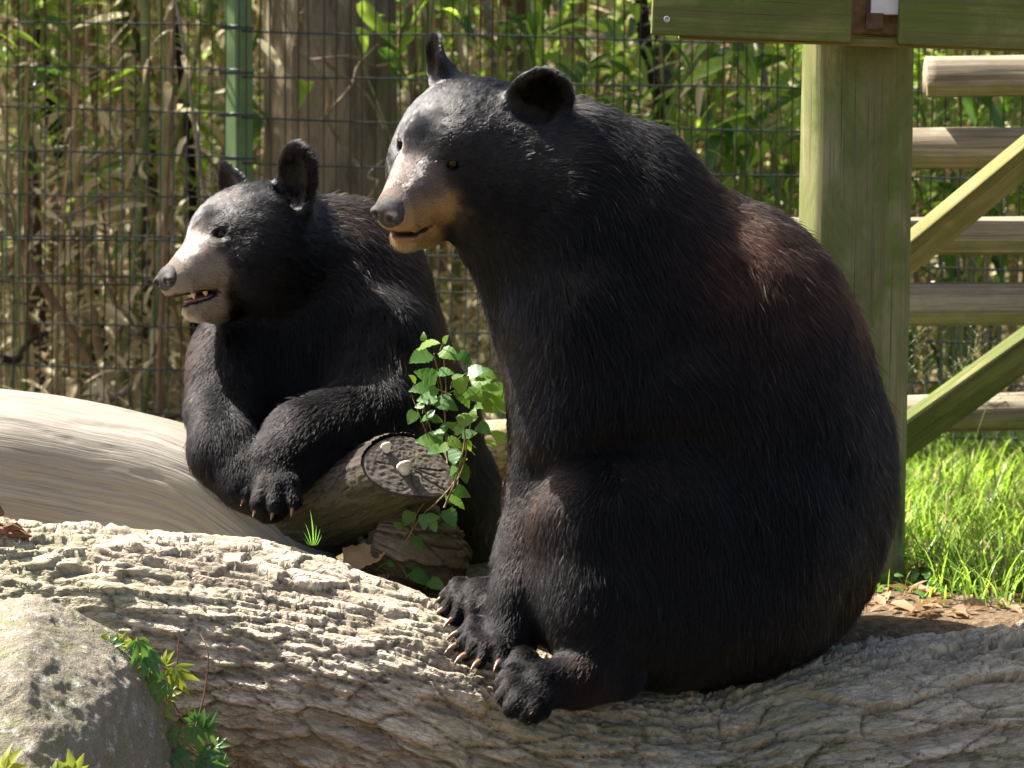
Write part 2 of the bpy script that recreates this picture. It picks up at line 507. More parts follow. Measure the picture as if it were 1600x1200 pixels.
def head_style(H, P, snout, ridge, brow, line):
    """hair length (m), tint and tan share from place on the head. line: (a, b): the pale muzzle starts at f > a + b*u"""
    L = H.loc(P); f, l, u = L.T
    n = noise3(f * 60, l * 60, u * 60, 5) - .5
    d = f - (line[0] + line[1] * u) + n * .016 - .25 * np.abs(l)*0
    m = 1 / (1 + np.exp(-d / .0042))                                    # muzzle share
    top = 1 / (1 + np.exp(-(u + .020 - (f - .2) * -.27 + n * .015) / .007))   # its darker upper ridge
    col = snout * (1 - top[:, None]) + ridge * top[:, None]
    br = np.exp(-(((f - .125) / .016) ** 2 + ((np.abs(l) - .040) / .013) ** 2 + ((u - .043) / .010) ** 2))
    return L, m, col, br
def bear_tint(P, H, style, brown_spots):
    n = noise3(P[:, 0] * 14, P[:, 1] * 14, P[:, 2] * 14, 2)
    base = np.array([.0030, .0026, .0027]) + np.zeros((len(P), 3))
    b = np.zeros(len(P))
    for (x, y, Y, r, a) in brown_spots:
        b = np.maximum(b, a * np.exp(-(((P - W(x, y, Y)) ** 2).sum(1)) / S(Y, r) ** 2))
    b = np.clip(b * (0.4 + 1.2 * n), 0, 1)
    base = base * (1 - b[:, None]) + np.array([.034, .013, .006]) * b[:, None]
    L, m, col, br = head_style(H, P, *style)
    near = (np.linalg.norm(L - np.array([.20, 0, -.05]), axis=1) < .135) & (L[:, 0] > .04)
    m = np.where(near, m, 0)
    out = base * (1 - m[:, None]) + col * m[:, None]
    br = np.where(near, br, 0) * .75
    out = out * (1 - br[:, None]) + np.array([.26, .16, .08]) * br[:, None]
    return out, m, L
def grow_fur(name, parent, V, Q, N, H, style, spots, guides, count, gape, cl, rng):
    A, B, C_, D = (V[Q[:, k]] for k in range(4))
    area = 0.5 * np.linalg.norm(np.cross(C_ - A, D - B), axis=1)
    cen = (A + B + C_ + D) / 4
    # body guides: place, direction, length
    gp = np.array([W(x, y, Y) for x, y, Y, *_ in guides]); gd = np.array([g[3:6] for g in guides], float); gl = np.array([g[6] for g in guides])
    gd /= np.linalg.norm(gd, axis=1)[:, None]
    def body(P):
        w = np.zeros((len(P), len(gp)))
        for j in range(len(gp)): w[:, j] = 1 / (((P - gp[j]) ** 2).sum(1) + 1e-3) ** 2
        w /= w.sum(1)[:, None]
        return w @ gd, w @ gl
    def length(P):
        d, ln = body(P)
        L = H.loc(P)
        f, l, u = L.T
        r = np.linalg.norm((L - np.array([.06, 0, 0])) * np.where(L[:, 2:] > 0, 1, 1) * np.stack([np.ones(len(L)), np.full(len(L), .8), np.where(u > 0, .72, 1.0)], 1), axis=1)
        hw = np.clip((.25 - r) / .07, 0, 1) * np.clip((u + .185) / .05, 0, 1)   # head share
        hl = .018 - .0095 * np.clip((f - .03) / .1, 0, 1) + .014 * np.clip((-.02 - u) / .06, 0, 1) * np.clip((.12 - f) / .08, 0, 1)
        hl = hl + (.0065 - hl) / (1 + np.exp(-np.minimum((u - .10) / .012, (np.abs(l) - .07) / .012)))
        return ln * (1 - hw) + hl * hw, d, hw, L
    lq = length(cen)[0]
    fn = N[Q[:, 0]]
    facing = fn @ (CAM - cen.mean(0)) / np.linalg.norm(CAM - cen.mean(0))
    w = area / (lq + .004) * np.where(facing > -.35, 1.0, 0.45)
    idx = rng.choice(len(Q), count, p=w / w.sum())
    uv = rng.random((count, 2)); u_, v_ = uv.T
    root = (A[idx] * ((1 - u_) * (1 - v_))[:, None] + B[idx] * (u_ * (1 - v_))[:, None] + C_[idx] * (u_ * v_)[:, None] + D[idx] * ((1 - u_) * v_)[:, None])
    nn = (N[Q[idx, 0]] * ((1 - u_) * (1 - v_))[:, None] + N[Q[idx, 1]] * (u_ * (1 - v_))[:, None] + N[Q[idx, 2]] * (u_ * v_)[:, None] + N[Q[idx, 3]] * ((1 - u_) * v_)[:, None])
    nn /= np.linalg.norm(nn, axis=1)[:, None]
    ln, bd, hw, L = length(root)
    # keep nose pad, eyes and open mouth bare
    s = H.s
    keep = np.ones(count, bool)
    for q in (1, -1): keep &= np.linalg.norm((L - np.array([.137, .056 * q, .033])) / np.array([.017, .015, .0105]), axis=1) > 1
    keep &= ~((L[:, 0] > .230 + .30 * np.abs(L[:, 1])) & (L[:, 2] > -.082))
    c, r, Rm = mouth_wedge(H, gape, cl)
    keep &= np.linalg.norm(((root - c) @ Rm) / (np.array(r) + np.array([.008, .02, .0065])), axis=1) > 1
    ln = ln * (.82 + .06 * hw)
    root, nn, ln, bd, hw, L = (a[keep] for a in (root, nn, ln, bd, hw, L)); n = len(root)
    f, l, u = L.T
    hd = -H.R[:, 0][None] * 1.0 + H.R[:, 1][None] * np.clip(l * 6, -.7, .7)[:, None] + H.R[:, 2][None] * (-.20 - .35 * np.tanh(-u / .05))[:, None]
    ear = 1 / (1 + np.exp(-np.minimum((u - .105) / .012, (np.abs(l) - .078) / .012)))
    hd = hd * (1 - ear)[:, None] + ear[:, None] * (H.R[:, 2][None] * 1.0 - H.R[:, 0][None] * .2)
    d = bd * (1 - hw)[:, None] + hd * hw[:, None]
    sc_ = 1 - .6 * hw
    def nv(fr, seed): return np.stack([noise3(root[:, 0] * fr, root[:, 1] * fr, root[:, 2] * fr, seed + k) - .5 for k in range(3)], 1)
    d = d / np.linalg.norm(d, axis=1)[:, None]
    d = d + (nv(9, 20) * .65 + nv(34, 30) * .35) * sc_[:, None] + nv(95, 50) * (.75 * hw * (1 - .5 * np.clip((f - .1) / .08, 0, 1)))[:, None] + rng.normal(0, .16, (n, 3)) * (.1 + .9 * sc_ ** 2)[:, None]
    d = d - nn * (d * nn).sum(1)[:, None]
    d /= np.linalg.norm(d, axis=1)[:, None] + 1e-9
    ln = ln * rng.uniform(.65, 1.25, n) * (.85 + .3 * noise3(root[:, 0] * 22, root[:, 1] * 22, root[:, 2] * 22, 9))
    lift0 = (noise3(root[:, 0] * 80, root[:, 1] * 80, root[:, 2] * 80, 61) - .5) * .35 * hw
    lift = lift0 + np.clip(rng.normal(.34, .09, n) * (1 - .40 * hw) * (1 - .35 * hw * np.clip((f - .1) / .08, 0, 1)), .05, .9)
    stray = (rng.random(n) < .006) & (hw < .5)                        # long guard hairs that stand off the coat
    lift = np.where(stray, rng.uniform(.45, .9, n), lift); ln = ln * np.where(stray, rng.uniform(1.0, 1.35, n), 1)
    tt = np.array([0, .34, .68, 1.0])
    P = np.zeros((n, 4, 3), dtype=np.float32)
    for k, t in enumerate(tt):
        P[:, k] = root - nn * .0006 * (1 - hw)[:, None] + ln[:, None] * (d * (t * (1 - .10 * t)) [..., None] + nn * (lift * (t - .36 * t * t))[:, None] + np.array([0, 0, -.10 * t * t]) * sc_[:, None])
    width = (.00036 + .0085 * ln).clip(.00036, .00066)
    rad = (width[:, None] * np.array([1, .9, .62, .12])[None]).astype(np.float32)
    tint, m, _ = bear_tint(root, H, style, spots)
    tint = tint * (rng.uniform(.5, 1.45, n) * (.7 + .6 * noise3(root[:, 0] * 70, root[:, 1] * 70, root[:, 2] * 70, 77)))[:, None]
    tint = np.where((stray & (rng.random(n) < .35))[:, None], np.array([.020, .009, .005]) * rng.uniform(.5, 1.6, n)[:, None], tint)
    gloss = 1.29 + .165 * hw * np.clip((u + .04) / .10, 0, 1) * (1 - m) - .05 * m + rng.uniform(-.06, .06, n) * (1 - m)
    cv = bpy.data.hair_curves.new(name)
    cv.add_curves([4] * n)
    cv.points.foreach_set('position', P.reshape(-1)) if hasattr(cv.points, 'foreach_set') else None
    at = cv.attributes.get('radius') or cv.attributes.new('radius', 'FLOAT', 'POINT')
    at.data.foreach_set('value', rad.reshape(-1))
    ta = cv.attributes.new('tint', 'FLOAT_COLOR', 'CURVE')
    ta.data.foreach_set('color', np.concatenate([tint, np.ones((n, 1))], 1).astype(np.float32).ravel())
    ga = cv.attributes.new('gloss', 'FLOAT', 'CURVE'); ga.data.foreach_set('value', gloss.astype(np.float32))
    sa = cv.attributes.new('sheen', 'FLOAT', 'CURVE'); sa.data.foreach_set('value', (.38 - .15 * hw).astype(np.float32))
    cv.materials.append(FUR)
    o = obj(name, cv, parent, loc=-np.array(parent.location))
    o['kind'] = 'stuff'
    return o
def claw_mesh(me_name, base, tip_dir, down, ln, r, mat):
    """a curved tapering claw from base, starting along tip_dir and bending towards down"""
    base = np.array(base); td = np.array(tip_dir) / np.linalg.norm(tip_dir); dn = np.array(down) / np.linalg.norm(down)
    P = [base + ln * (td * t + dn * .55 * t * t) for t in np.linspace(-.25, 1, 7)]
    R = [r, r, r * .92, r * .8, r * .62, r * .4, r * .08]
    V, F = tube_vf(P, R, 8)
    return mesh_from(me_name, V, F, mat=mat)
CLAW = plain('claw_horn', (.20, .11, .065), .28, .5, .5, 60)
EYE = None
def eye_material():
    N = Nodes('bear_eye')
    N.base(N.attr('tint'), 0.10, 0.35)
    return N.m
NOSE = plain('nose_skin', (.050, .042, .038), .66, .22, .5, 150)
LIP = plain('lip_skin', (.10, .055, .055), .3, .5, .3, 90)
TONGUE = plain('tongue', (.27, .15, .16), .35, .5, .15, 120)
TOOTH = plain('tooth', (.62, .47, .24), .3, .5, .1, 100)
def dress_head(root, H, gape, teeth):
    s = H.s
    # eyes: dark pupil in an amber iris
    for q in (1, -1):
        bm = bmesh.new(); bmesh.ops.create_uvsphere(bm, u_segments=28, v_segments=20, radius=.0155 * s)
        me = bpy.data.meshes.new('eye'); bm.to_mesh(me); bm.free()
        V = np.array([v.co[:] for v in me.vertices])
        ax = H.v(.62, .78 * q, .02)
        c = V @ ax / (.0155 * s)
        col = np.where((c > .86)[:, None], [.004, .003, .003], np.where((c > .55)[:, None], [.060, .027, .009], [.012, .010, .009]))
        set_color(me, 'tint', col); me.materials.append(EYE)
        me.polygons.foreach_set('use_smooth', np.ones(len(me.polygons), bool))
        o = obj('eye', me, root, loc=H.p(.1295, .0525 * q, .033) - np.array(root.location))
    # nose pad with two nostrils
    sc = Sculpt()
    E_ = lambda f, l, u, rf, rl, ru, k, op='u': sc.ell(H.p(f, l, u), (rf * s, rl * s, ru * s), H.R, k * s, op)
    E_(.254, 0, -.040, .023, .035, .022, .006); E_(.260, 0, -.054, .017, .027, .025, .010); E_(.238, 0, -.024, .024, .028, .010, .010)
    for q in (1, -1):
        E_(.270, .021 * q, -.050, .013, .017, .013, .008)
        E_(.288, .018 * q, -.052, .018, .0095, .0085, .004, 's')
        E_(.277, .034 * q, -.055, .012, .008, .0045, .004, 's')
    E_(.288, 0, -.066, .014, .0024, .018, .003, 's')
    V, Q = sc.build(.0022); V = relax(V, Q, 1)
    obj('nose', mesh_from('nose', rel(V, root), Q, mat=NOSE), root)
    # tongue and lip line
    g = gape
    sc = Sculpt()
    sc.chain([(H.p(.11, 0, -.100 - g * .45), .030 * s), (H.p(.165, 0, -.090 - g * .55), .027 * s), (H.p(.206, 0, -.086 - g * .75), .018 * s)], .006)
    V, Q = sc.build(.004); V = relax(V, Q, 2)
    c = H.loc(V); c[:, 2] = -.093 - g * .7 + (c[:, 2] + .093 + g * .7) * .40
    V = H.o + s * (c @ H.R.T)
    obj('tongue', mesh_from('tongue', rel(V, root), Q, mat=TONGUE), root)
    for (f, l, u, ln, up) in teeth:
        V, F = tube_vf([H.p(f, l, u - up * ln * k) for k in (-.3, 0, .3, .6, .85, 1.0)], [.0062 * s, .0060 * s, .0054 * s, .004 * s, .0024 * s, .0006 * s], 8)
        obj('tooth', mesh_from('tooth', rel(V, root), F, mat=TOOTH), root)
def make_bear(vol, h, H, style, spots, guides, count, gape, cl, base_at, label, claws, teeth, seed):
    root = empty('bear', base_at, label, 'bear')
    V, Q = vol.build(h); V = relax(V, Q, 2)
    # loose folds and lumps under the coat
    N = vnormals(V, Q)
    L = H.loc(V); hw = np.clip((.25 - np.linalg.norm(L - np.array([.06, 0, 0]), axis=1)) / .07, 0, 1)
    V = V + N * ((noise3(V[:, 0] * 7, V[:, 1] * 7, V[:, 2] * 5, 3) - .5) * .022 * (1 - hw) + (noise3(V[:, 0] * 19, V[:, 1] * 19, V[:, 2] * 13, 4) - .5) * .008 * (1 - .8 * hw))[:, None]
    N = vnormals(V, Q)
    me = mesh_from('body', rel(V, root), Q, mat=SKIN)
    tint, m, L = bear_tint(V, H, style, spots)
    c, r, Rm = mouth_wedge(H, gape, cl)
    inside = np.linalg.norm(((V - c) @ Rm) / (np.array(r) + np.array([.006, .02, .0050])), axis=1) < 1
    tint = np.where(inside[:, None], [.035, .015, .014], tint * .8)
    set_color(me, 'tint', tint)
    obj('body', me, root)
    if not NOFUR:
        grow_fur('fur', root, V, Q, N, H, style, spots, guides, count, gape, cl, np.random.default_rng(seed))
    dress_head(root, H, gape, teeth)
    for toe, td, ln in claws:
        p = W(*toe)
        cm = claw_mesh('claw', p + np.array([0, 0, .002]), td, (0, 0, -1), ln, .0068, CLAW)
        cm.vertices.foreach_set('co', rel(np.array([v.co[:] for v in cm.vertices]), root).astype(np.float32).ravel())
        obj('claw', cm, root)
    return root
def build_bears():
    global EYE
    EYE = eye_material()
    cl_dir = (-.80, -.42, .12)
    big_claws = [(t, (-.86 + .12 * i, -.28 - .12 * i, .05), .030) for i, t in enumerate(BIG_TOES_FAR)] + [(t, (-.86 + .12 * i, -.28 - .12 * i, .05), .030) for i, t in enumerate(BIG_TOES_NEAR)]
    small_claws = [(t, (-.55 + .11 * i, -.30, -.42), .023) for i, t in enumerate(SMALL_TOES)]
    g_big = [  # px, py, depth, direction of the hair, length
        (900, 170, .1, .75, 0, -.45, .030), (1000, 230, .1, .8, 0, -.5, .040), (1150, 320, .1, .65, -.05, -.6, .042), (1300, 480, .1, .4, 0, -.9, .042), (1380, 700, .12, .05, 0, -1, .040),
        (850, 380, -.1, .25, -.1, -.9, .046), (720, 400, -.05, .3, 0, -.8, .044), (1000, 420, -.12, .55, -.1, -.8, .046), (1150, 560, -.13, .45, 0, -.9, .046), (1250, 750, -.13, .15, 0, -1, .044), (1200, 950, -.12, .1, 0, -1, .038),
        (780, 560, .0, -.25, 0, -1, .030), (800, 700, .1, -.2, 0, -1, .022), (775, 860, .0, -.25, 0, -1, .014), (730, 930, .05, -.8, -.4, -.3, .010), (930, 640, -.18, .1, 0, -1, .044), (800, 930, -.05, -.2, 0, -1, .020), (755, 1005, -.08, -.85, -.4, -.3, .010),
        (900, 720, -.25, -.55, -.1, -.35, .034), (1020, 700, -.2, .4, 0, -.6, .034), (830, 800, -.28, -.15, 0, -1, .030), (840, 950, -.27, -.1, 0, -1, .026), (1000, 850, -.3, .2, 0, -1, .036), (850, 1060, -.28, -.85, -.3, -.25, .015), (930, 1050, -.26, -.5, 0, -.6, .018)]
    spots_big = [(1190, 420, -.05, 120, .8), (1290, 470, .05, 70, .7), (1120, 300, .05, 60, .35), (785, 600, .1, 90, .30), (815, 800, -.2, 70, .22), (790, 740, .1, 60, .30), (930, 1062, -.3, 34, .45)]
    make_bear(big_bear_volumes(), .0062, BIG_HEAD,
              (np.array([.34, .215, .10]), np.array([.125, .098, .085]), None, (.162, .14)), spots_big, g_big, BIG_COUNT, .010, .075, W(1080, 1060, .1),
              'bulky black bear sitting upright on the fallen log against the wooden post', big_claws, [], 5)
    g_small = [(560, 300, .6, .8, 0, -.4, .034), (650, 420, .6, .5, 0, -.8, .038), (560, 480, .45, .3, 0, -.9, .042), (430, 560, .42, .1, 0, -1, .042), (330, 540, .5, -.1, 0, -1, .034),
        (325, 680, .25, -.1, 0, -1, .026), (380, 740, .18, .3, 0, -.8, .022), (600, 600, .36, .0, 0, -1, .034), (520, 660, .25, -.7, 0, -.5, .030), (445, 690, .17, -.7, -.1, -.7, .020), (420, 770, .1, -.45, -.3, -.9, .009),
        (730, 620, .9, .3, 0, -.9, .038), (740, 800, .9, .2, 0, -1, .034), (450, 780, .45, 0, 0, -1, .034)]
    spots_small = [(348, 272, .4, 26, .6), (470, 246, .5, 34, .5), (590, 380, .55, 70, .45), (305, 600, .48, 70, .5), (700, 520, .75, 80, .6)]
    make_bear(small_bear_volumes(), .0062, SMALL_HEAD,
              (np.array([.29, .235, .175]), np.array([.16, .125, .10]), None, (.160, .12)), spots_small, g_small, SMALL_COUNT, .015, .098, W(640, 900, .9),
              'smaller black bear with parted jaws leaning its forearms on the pale log', small_claws,
              [(.216, .024, -.086, .013, 1), (.186, .028, -.088, .008, 1)], 6)
NOFUR = False
BIG_COUNT, SMALL_COUNT = 640000, 360000
# ================================================================== THE GROUND
def ground_z(x, y):
    x = np.asarray(x, float); y = np.asarray(y, float)
    t = np.clip((y + .15) / .40, 0, 1); t = t * t * (3 - 2 * t)
    z = .13 + .315 * t + .012 * np.clip(y - .3, 0, 2.2)
    z = z + (fbm2(x * 2.3, y * 2.3, 4, 3) - .5) * .06
    h = np.clip(y - 4.5, 0, 60)
    z = z + np.where(h > 0, .30 * h * h / (h + 3.0), 0) + np.where(y > 4, (fbm2(x * .5, y * .5, 3, 8) - .5) * .5 * np.clip((y - 4) / 3, 0, 1), 0)
    return z
def build_ground():
    def axis(a, b, n, far):
        core = np.linspace(a, b, n); e = np.geomspace(.05, far, 34)
        return np.concatenate([a - e[::-1], core, b + e])
    xs = axis(-2.6, 2.6, 190, 150); ys = axis(-1.2, 5.0, 210, 150)
    X, Y = np.meshgrid(xs, ys, indexing='ij')
    V = np.stack([X, Y, ground_z(X, Y)], -1).reshape(-1, 3)
    me = mesh_from('ground', V, grid_faces(len(xs), len(ys)))
    N = Nodes('woodland_soil'); v = N.coord('Object')
    a = N.noise(v, 9, 6, .6); b = N.noise(v, 60, 5, .6); c = N.noise(v, 1.3, 3)
    col = N.mix(a, (.055, .036, .022), (.17, .115, .065))
    col = N.mix(N.math('MULTIPLY', N.ramp(c, [(.45, (0, 0, 0)), (.62, (1, 1, 1))]), .55), col, (.05, .075, .02))
    N.base(N.mix(N.ramp(b, [(.4, (0, 0, 0)), (.7, (1, 1, 1))]), col, (.24, .17, .10)), .9, .15)
    N.bump(N.math('ADD', a, b), .8, .03)
    me.materials.append(N.m)
    tag(obj('ground', me), kind='structure')

# ================================================================== LOGS, STUMP, BOULDER
def log_points(axis, nu, nv, radius_scale=1.0):
    """axis: (px, py, depth, radius px) -> path, radii, frames, arc lengths"""
    P = np.array([W(x, y, Y) for x, y, Y, r in axis]); R = np.array([S(Y, r) for x, y, Y, r in axis])
    C4 = catmull(np.column_stack([P, R]), nu)
    return C4[:, :3], C4[:, 3]
def bark_height(s, a, seed, size=1.0):
    """plates, ledges and furrows of old bark; s along the trunk, a around it, metres"""
    ws = s + .04 * (fbm2(s * 8, a * 16, 3, seed) - .5) + .006 * (fbm2(s * 40, a * 60, 2, seed + 9) - .5)
    wa = a + .034 * (fbm2(s * 5, a * 9, 3, seed + 1) - .5) + .007 * (fbm2(s * 36, a * 60, 2, seed + 5) - .5)
    f1, f2, r, ox, oy = voronoi(ws / (.092 * size), wa / (.030 * size), seed)
    g1, g2, q, px, py = voronoi(ws / (.040 * size), wa / (.0145 * size), seed + 4)
    e1, e2, q2, px2, py2 = voronoi(ws / (.022 * size), wa / (.0080 * size), seed + 14)
    crack = np.clip((f2 - f1) / .14, 0, 1); crack2 = np.clip((g2 - g1) / .14, 0, 1); crack3 = np.clip((e2 - e1) / .2, 0, 1)
    fur = 1 - np.abs(2 * fbm2(ws * 3.2, wa * 15, 4, seed + 7) - 1)
    fur = np.clip((fur - .78) / .22, 0, 1)
    flaky = np.clip(fbm2(s * 3, a * 6, 3, seed + 21) * 3 - 1.0, .25, 1)      # some stretches flake more than others
    h = .0060 * (r - .5) + .0072 * oy + .0035 * ox + flaky * (.0055 * (q - .5) + .0085 * py + .003 * px + .0022 * (q2 - .5) + .0030 * py2)
    h = h - .0075 * (1 - crack) ** 2 - .004 * flaky * (1 - crack2) ** 2 - .0015 * (1 - crack3) ** 2 - .010 * fur ** 1.5 + .0014 * (fbm2(s * 60, a * 130, 3, seed + 2) - .5)
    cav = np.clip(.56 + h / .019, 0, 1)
    return h * size, cav, r * .6 + q * .4
def bark_material(name, plate_tone, brown, moss_amt, moss=(.085, .10, .022), fine=False):
    N = Nodes(name); v = N.coord('Object')
    cav = N.attr('cav', 'Fac'); cell = N.attr('cell', 'Fac')
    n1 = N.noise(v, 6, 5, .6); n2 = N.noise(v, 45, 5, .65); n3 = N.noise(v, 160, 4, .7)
    plate = N.mix(cell, tuple(c * .72 for c in plate_tone), tuple(min(1, c * 1.18) for c in plate_tone))  # plates vary around the bark's own colour
    plate = N.mix(N.ramp(n2, [(.38, (0, 0, 0)), (.66, (1, 1, 1))]), plate, tuple(c * .62 for c in plate_tone))
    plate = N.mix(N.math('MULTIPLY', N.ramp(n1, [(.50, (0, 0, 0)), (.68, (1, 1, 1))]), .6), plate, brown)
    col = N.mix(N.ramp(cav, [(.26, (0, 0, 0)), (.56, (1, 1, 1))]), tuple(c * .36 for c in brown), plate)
    nm = N.noise(v, 3.1, 5, .65)
    ms = N.math('MULTIPLY', N.ramp(N.math('ADD', nm, N.math('MULTIPLY', n2, .25)), [(.58, (0, 0, 0)), (.70, (1, 1, 1))]), moss_amt)
    col = N.mix(ms, col, moss)
    hgt = N.math('ADD', n2, n3)
    if fine:                                                      # hair cracks and thin scales along the grain
        g = N.attr('grain', 'Vector')
        wv = N.n('ShaderNodeTexNoise'); N.t.links.new(g, wv.inputs['Vector']); wv.inputs['Scale'].default_value = 30; wv.inputs['Detail'].default_value = 3
        ad = N.n('ShaderNodeVectorMath', operation='MULTIPLY_ADD'); N.t.links.new(wv.outputs['Color'], ad.inputs[0]); ad.inputs[1].default_value = (.020, .010, 0); N.t.links.new(g, ad.inputs[2])
        for sc_, lo, hi, amt in (((16, 62, 1), .010, .05, .55), ((42, 150, 1), .02, .09, .45)):
            mp = N.n('ShaderNodeMapping'); N.t.links.new(ad.outputs[0], mp.inputs['Vector']); mp.inputs['Scale'].default_value = sc_
            vo = N.n('ShaderNodeTexVoronoi', feature='DISTANCE_TO_EDGE'); N.t.links.new(mp.outputs[0], vo.inputs['Vector']); vo.inputs['Scale'].default_value = 1
            vc = N.n('ShaderNodeTexVoronoi', feature='F1'); N.t.links.new(mp.outputs[0], vc.inputs['Vector']); vc.inputs['Scale'].default_value = 1
            ed = N.ramp(vo.outputs['Distance'], [(lo, (0, 0, 0)), (hi, (1, 1, 1))])
            col = N.mix(N.math('MULTIPLY', N.math('SUBTRACT', 1.0, ed), amt), col, tuple(c * .5 for c in brown))
            sep = N.n('ShaderNodeSeparateColor'); N.t.links.new(vc.outputs['Color'], sep.inputs[0])
            col = N.mix(N.math('MULTIPLY', sep.outputs[0], .35), col, tuple(min(1, c * 1.25) for c in plate_tone))
            hgt = N.math('ADD', hgt, N.math('MULTIPLY', N.math('ADD', N.math('MULTIPLY', sep.outputs[1], .8), ed), .9))
    N.base(N.mix(N.math('MULTIPLY', n3, .35), col, tuple(c * .8 for c in plate_tone)), .82, .25)
    N.bump(hgt, .45, .005)
    return N.m
def bark_tube(axis, nu, nv, seed, size=1.0, lump=.03, amp=1.0, vary=False):
    C, R = log_points(axis, nu, nv)
    T, Nn, B = frames(C)
    s = np.concatenate([[0], np.cumsum(np.linalg.norm(np.diff(C, axis=0), axis=1))])
    th = np.arange(nv) * 2 * pi / nv
    rm = R.mean()
    # periodic round the trunk: blend two unwrapped copies over the seam, kept underneath
    Sg, Tg = np.meshgrid(s, th, indexing='ij')
    h, cav, cell = bark_height(Sg, Tg * rm, seed, size)
    if vary:                                                      # stretches of broad plates among the small flakes
        h2, cav2, cell2 = bark_height(Sg + 3.1, Tg * rm + 1.7, seed + 60, size * 1.75)
        k = np.clip((fbm2(Sg * 3.4, Tg * rm * 5, 3, seed + 80) - .46) / .10, 0, 1)
        h = h * (1 - k) + h2 * .85 * k; cav = cav * (1 - k) + cav2 * k; cell = cell * (1 - k) + cell2 * k
        bare = np.clip((fbm2(Sg * 2.6 + 9, Tg * rm * 4, 3, seed + 90) - .60) / .06, 0, 1)   # patches worn flat
        h = h * (1 - .25 * bare)
    big = (noise3(Sg * 3.2, np.cos(Tg) * 1.6 + 5, np.sin(Tg) * 1.6 + 5, seed) - .5) * 2 * lump
    Rg = R[:, None] + amp * h * np.clip(R / rm, 0, 1)[:, None] + big * np.clip(R / rm, 0, 1)[:, None]
    V = C[:, None] + Rg[..., None] * (np.cos(Tg)[..., None] * Nn[:, None] + np.sin(Tg)[..., None] * B[:, None])
    return V, cav, cell, (C, R, T, Nn, B, s, th)
def build_front_log():
    axis = [(-330, 900, .14, 190), (-100, 985, .08, 186), (250, 1012, .04, 184), (550, 1085, .0, 182), (830, 1186, -.02, 174), (1090, 1228, .0, 172), (1250, 1192, .03, 174), (1400, 1180, .06, 178), (1640, 1152, .14, 178), (1960, 1080, .24, 176)]
    nu, nv = 900, 380
    V, cav, cell, (_c, _r, _t, _n, _b, sv, tv) = bark_tube(axis, nu, nv, 21, .95, .022, 1.15, True)
    root = empty('fallen_log', W(800, 1150, -.1), 'thick bark-covered fallen log lying across the foreground under the sitting bear', 'log')
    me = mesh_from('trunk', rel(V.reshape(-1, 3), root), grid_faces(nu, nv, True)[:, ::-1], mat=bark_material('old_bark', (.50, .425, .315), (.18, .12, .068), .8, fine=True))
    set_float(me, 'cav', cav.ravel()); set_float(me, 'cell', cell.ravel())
    sg, tg = np.meshgrid(sv, tv * .2, indexing='ij')
    at = me.attributes.new('grain', 'FLOAT_VECTOR', 'POINT'); at.data.foreach_set('vector', np.stack([sg, tg, 0 * sg], -1).astype(np.float32).ravel())
    obj('trunk', me, root)
    # rotten heartwood and splinters where the bark has come away (left), and a bare orange patch (right)
    rot = plain('rotten_wood', (.15, .075, .042), .9, .15, .5, 70)
    rng = np.random.default_rng(3)
    parts = []
    for k in range(14):
        x = rng.uniform(-40, 40); y = 822 + rng.normal(0, 13) + .1 * x
        p = W(x, y, -.03 + rng.uniform(-.03, .03)); d = np.array([1, rng.normal(0, .2), rng.normal(-.2, .5)]); d /= np.linalg.norm(d)
        L = rng.uniform(.010, .028)
        parts.append(tube_vf([p - d * L, p + np.array([0, 0, rng.normal(0, .003)]), p + d * L], [.003, rng.uniform(.005, .010), .002], 6))
    V2, F2 = joinvf(parts)
    o = obj('splintered_wood', mesh_from('splintered_wood', rel(V2, root), F2, mat=rot, smooth=False), root); o['kind'] = 'stuff'
def wood_material(name, pale, dark, tone=(.40, .33, .22)):
    N = Nodes(name)
    g = N.attr('grain', 'Vector')
    mp = N.n('ShaderNodeMapping'); N.t.links.new(g, mp.inputs['Vector']); mp.inputs['Scale'].default_value = (1.5, 80, 1)
    n1 = N.noise(mp.outputs[0], 1.6, 6, .65, .35)
    mp2 = N.n('ShaderNodeMapping'); N.t.links.new(g, mp2.inputs['Vector']); mp2.inputs['Scale'].default_value = (4, 210, 1)
    n2 = N.noise(mp2.outputs[0], 1.5, 4, .6, .2)
    n3 = N.noise(N.coord('Object'), 3.2, 5, .6)
    col = N.mix(N.ramp(n1, [(.36, (0, 0, 0)), (.62, (1, 1, 1))]), dark, pale)
    col = N.mix(N.ramp(n3, [(.42, (0, 0, 0)), (.64, (1, 1, 1))]), col, N.mix(.5, col, tone))
    col = N.mix(N.math('MULTIPLY', N.ramp(n2, [(.33, (1, 1, 1)), (.42, (0, 0, 0))]), .6), col, tuple(c * .32 for c in dark))
    N.base(col, .72, .25)
    N.bump(N.math('ADD', n1, N.math('MULTIPLY', n2, .8)), .5, .005)
    return N.m
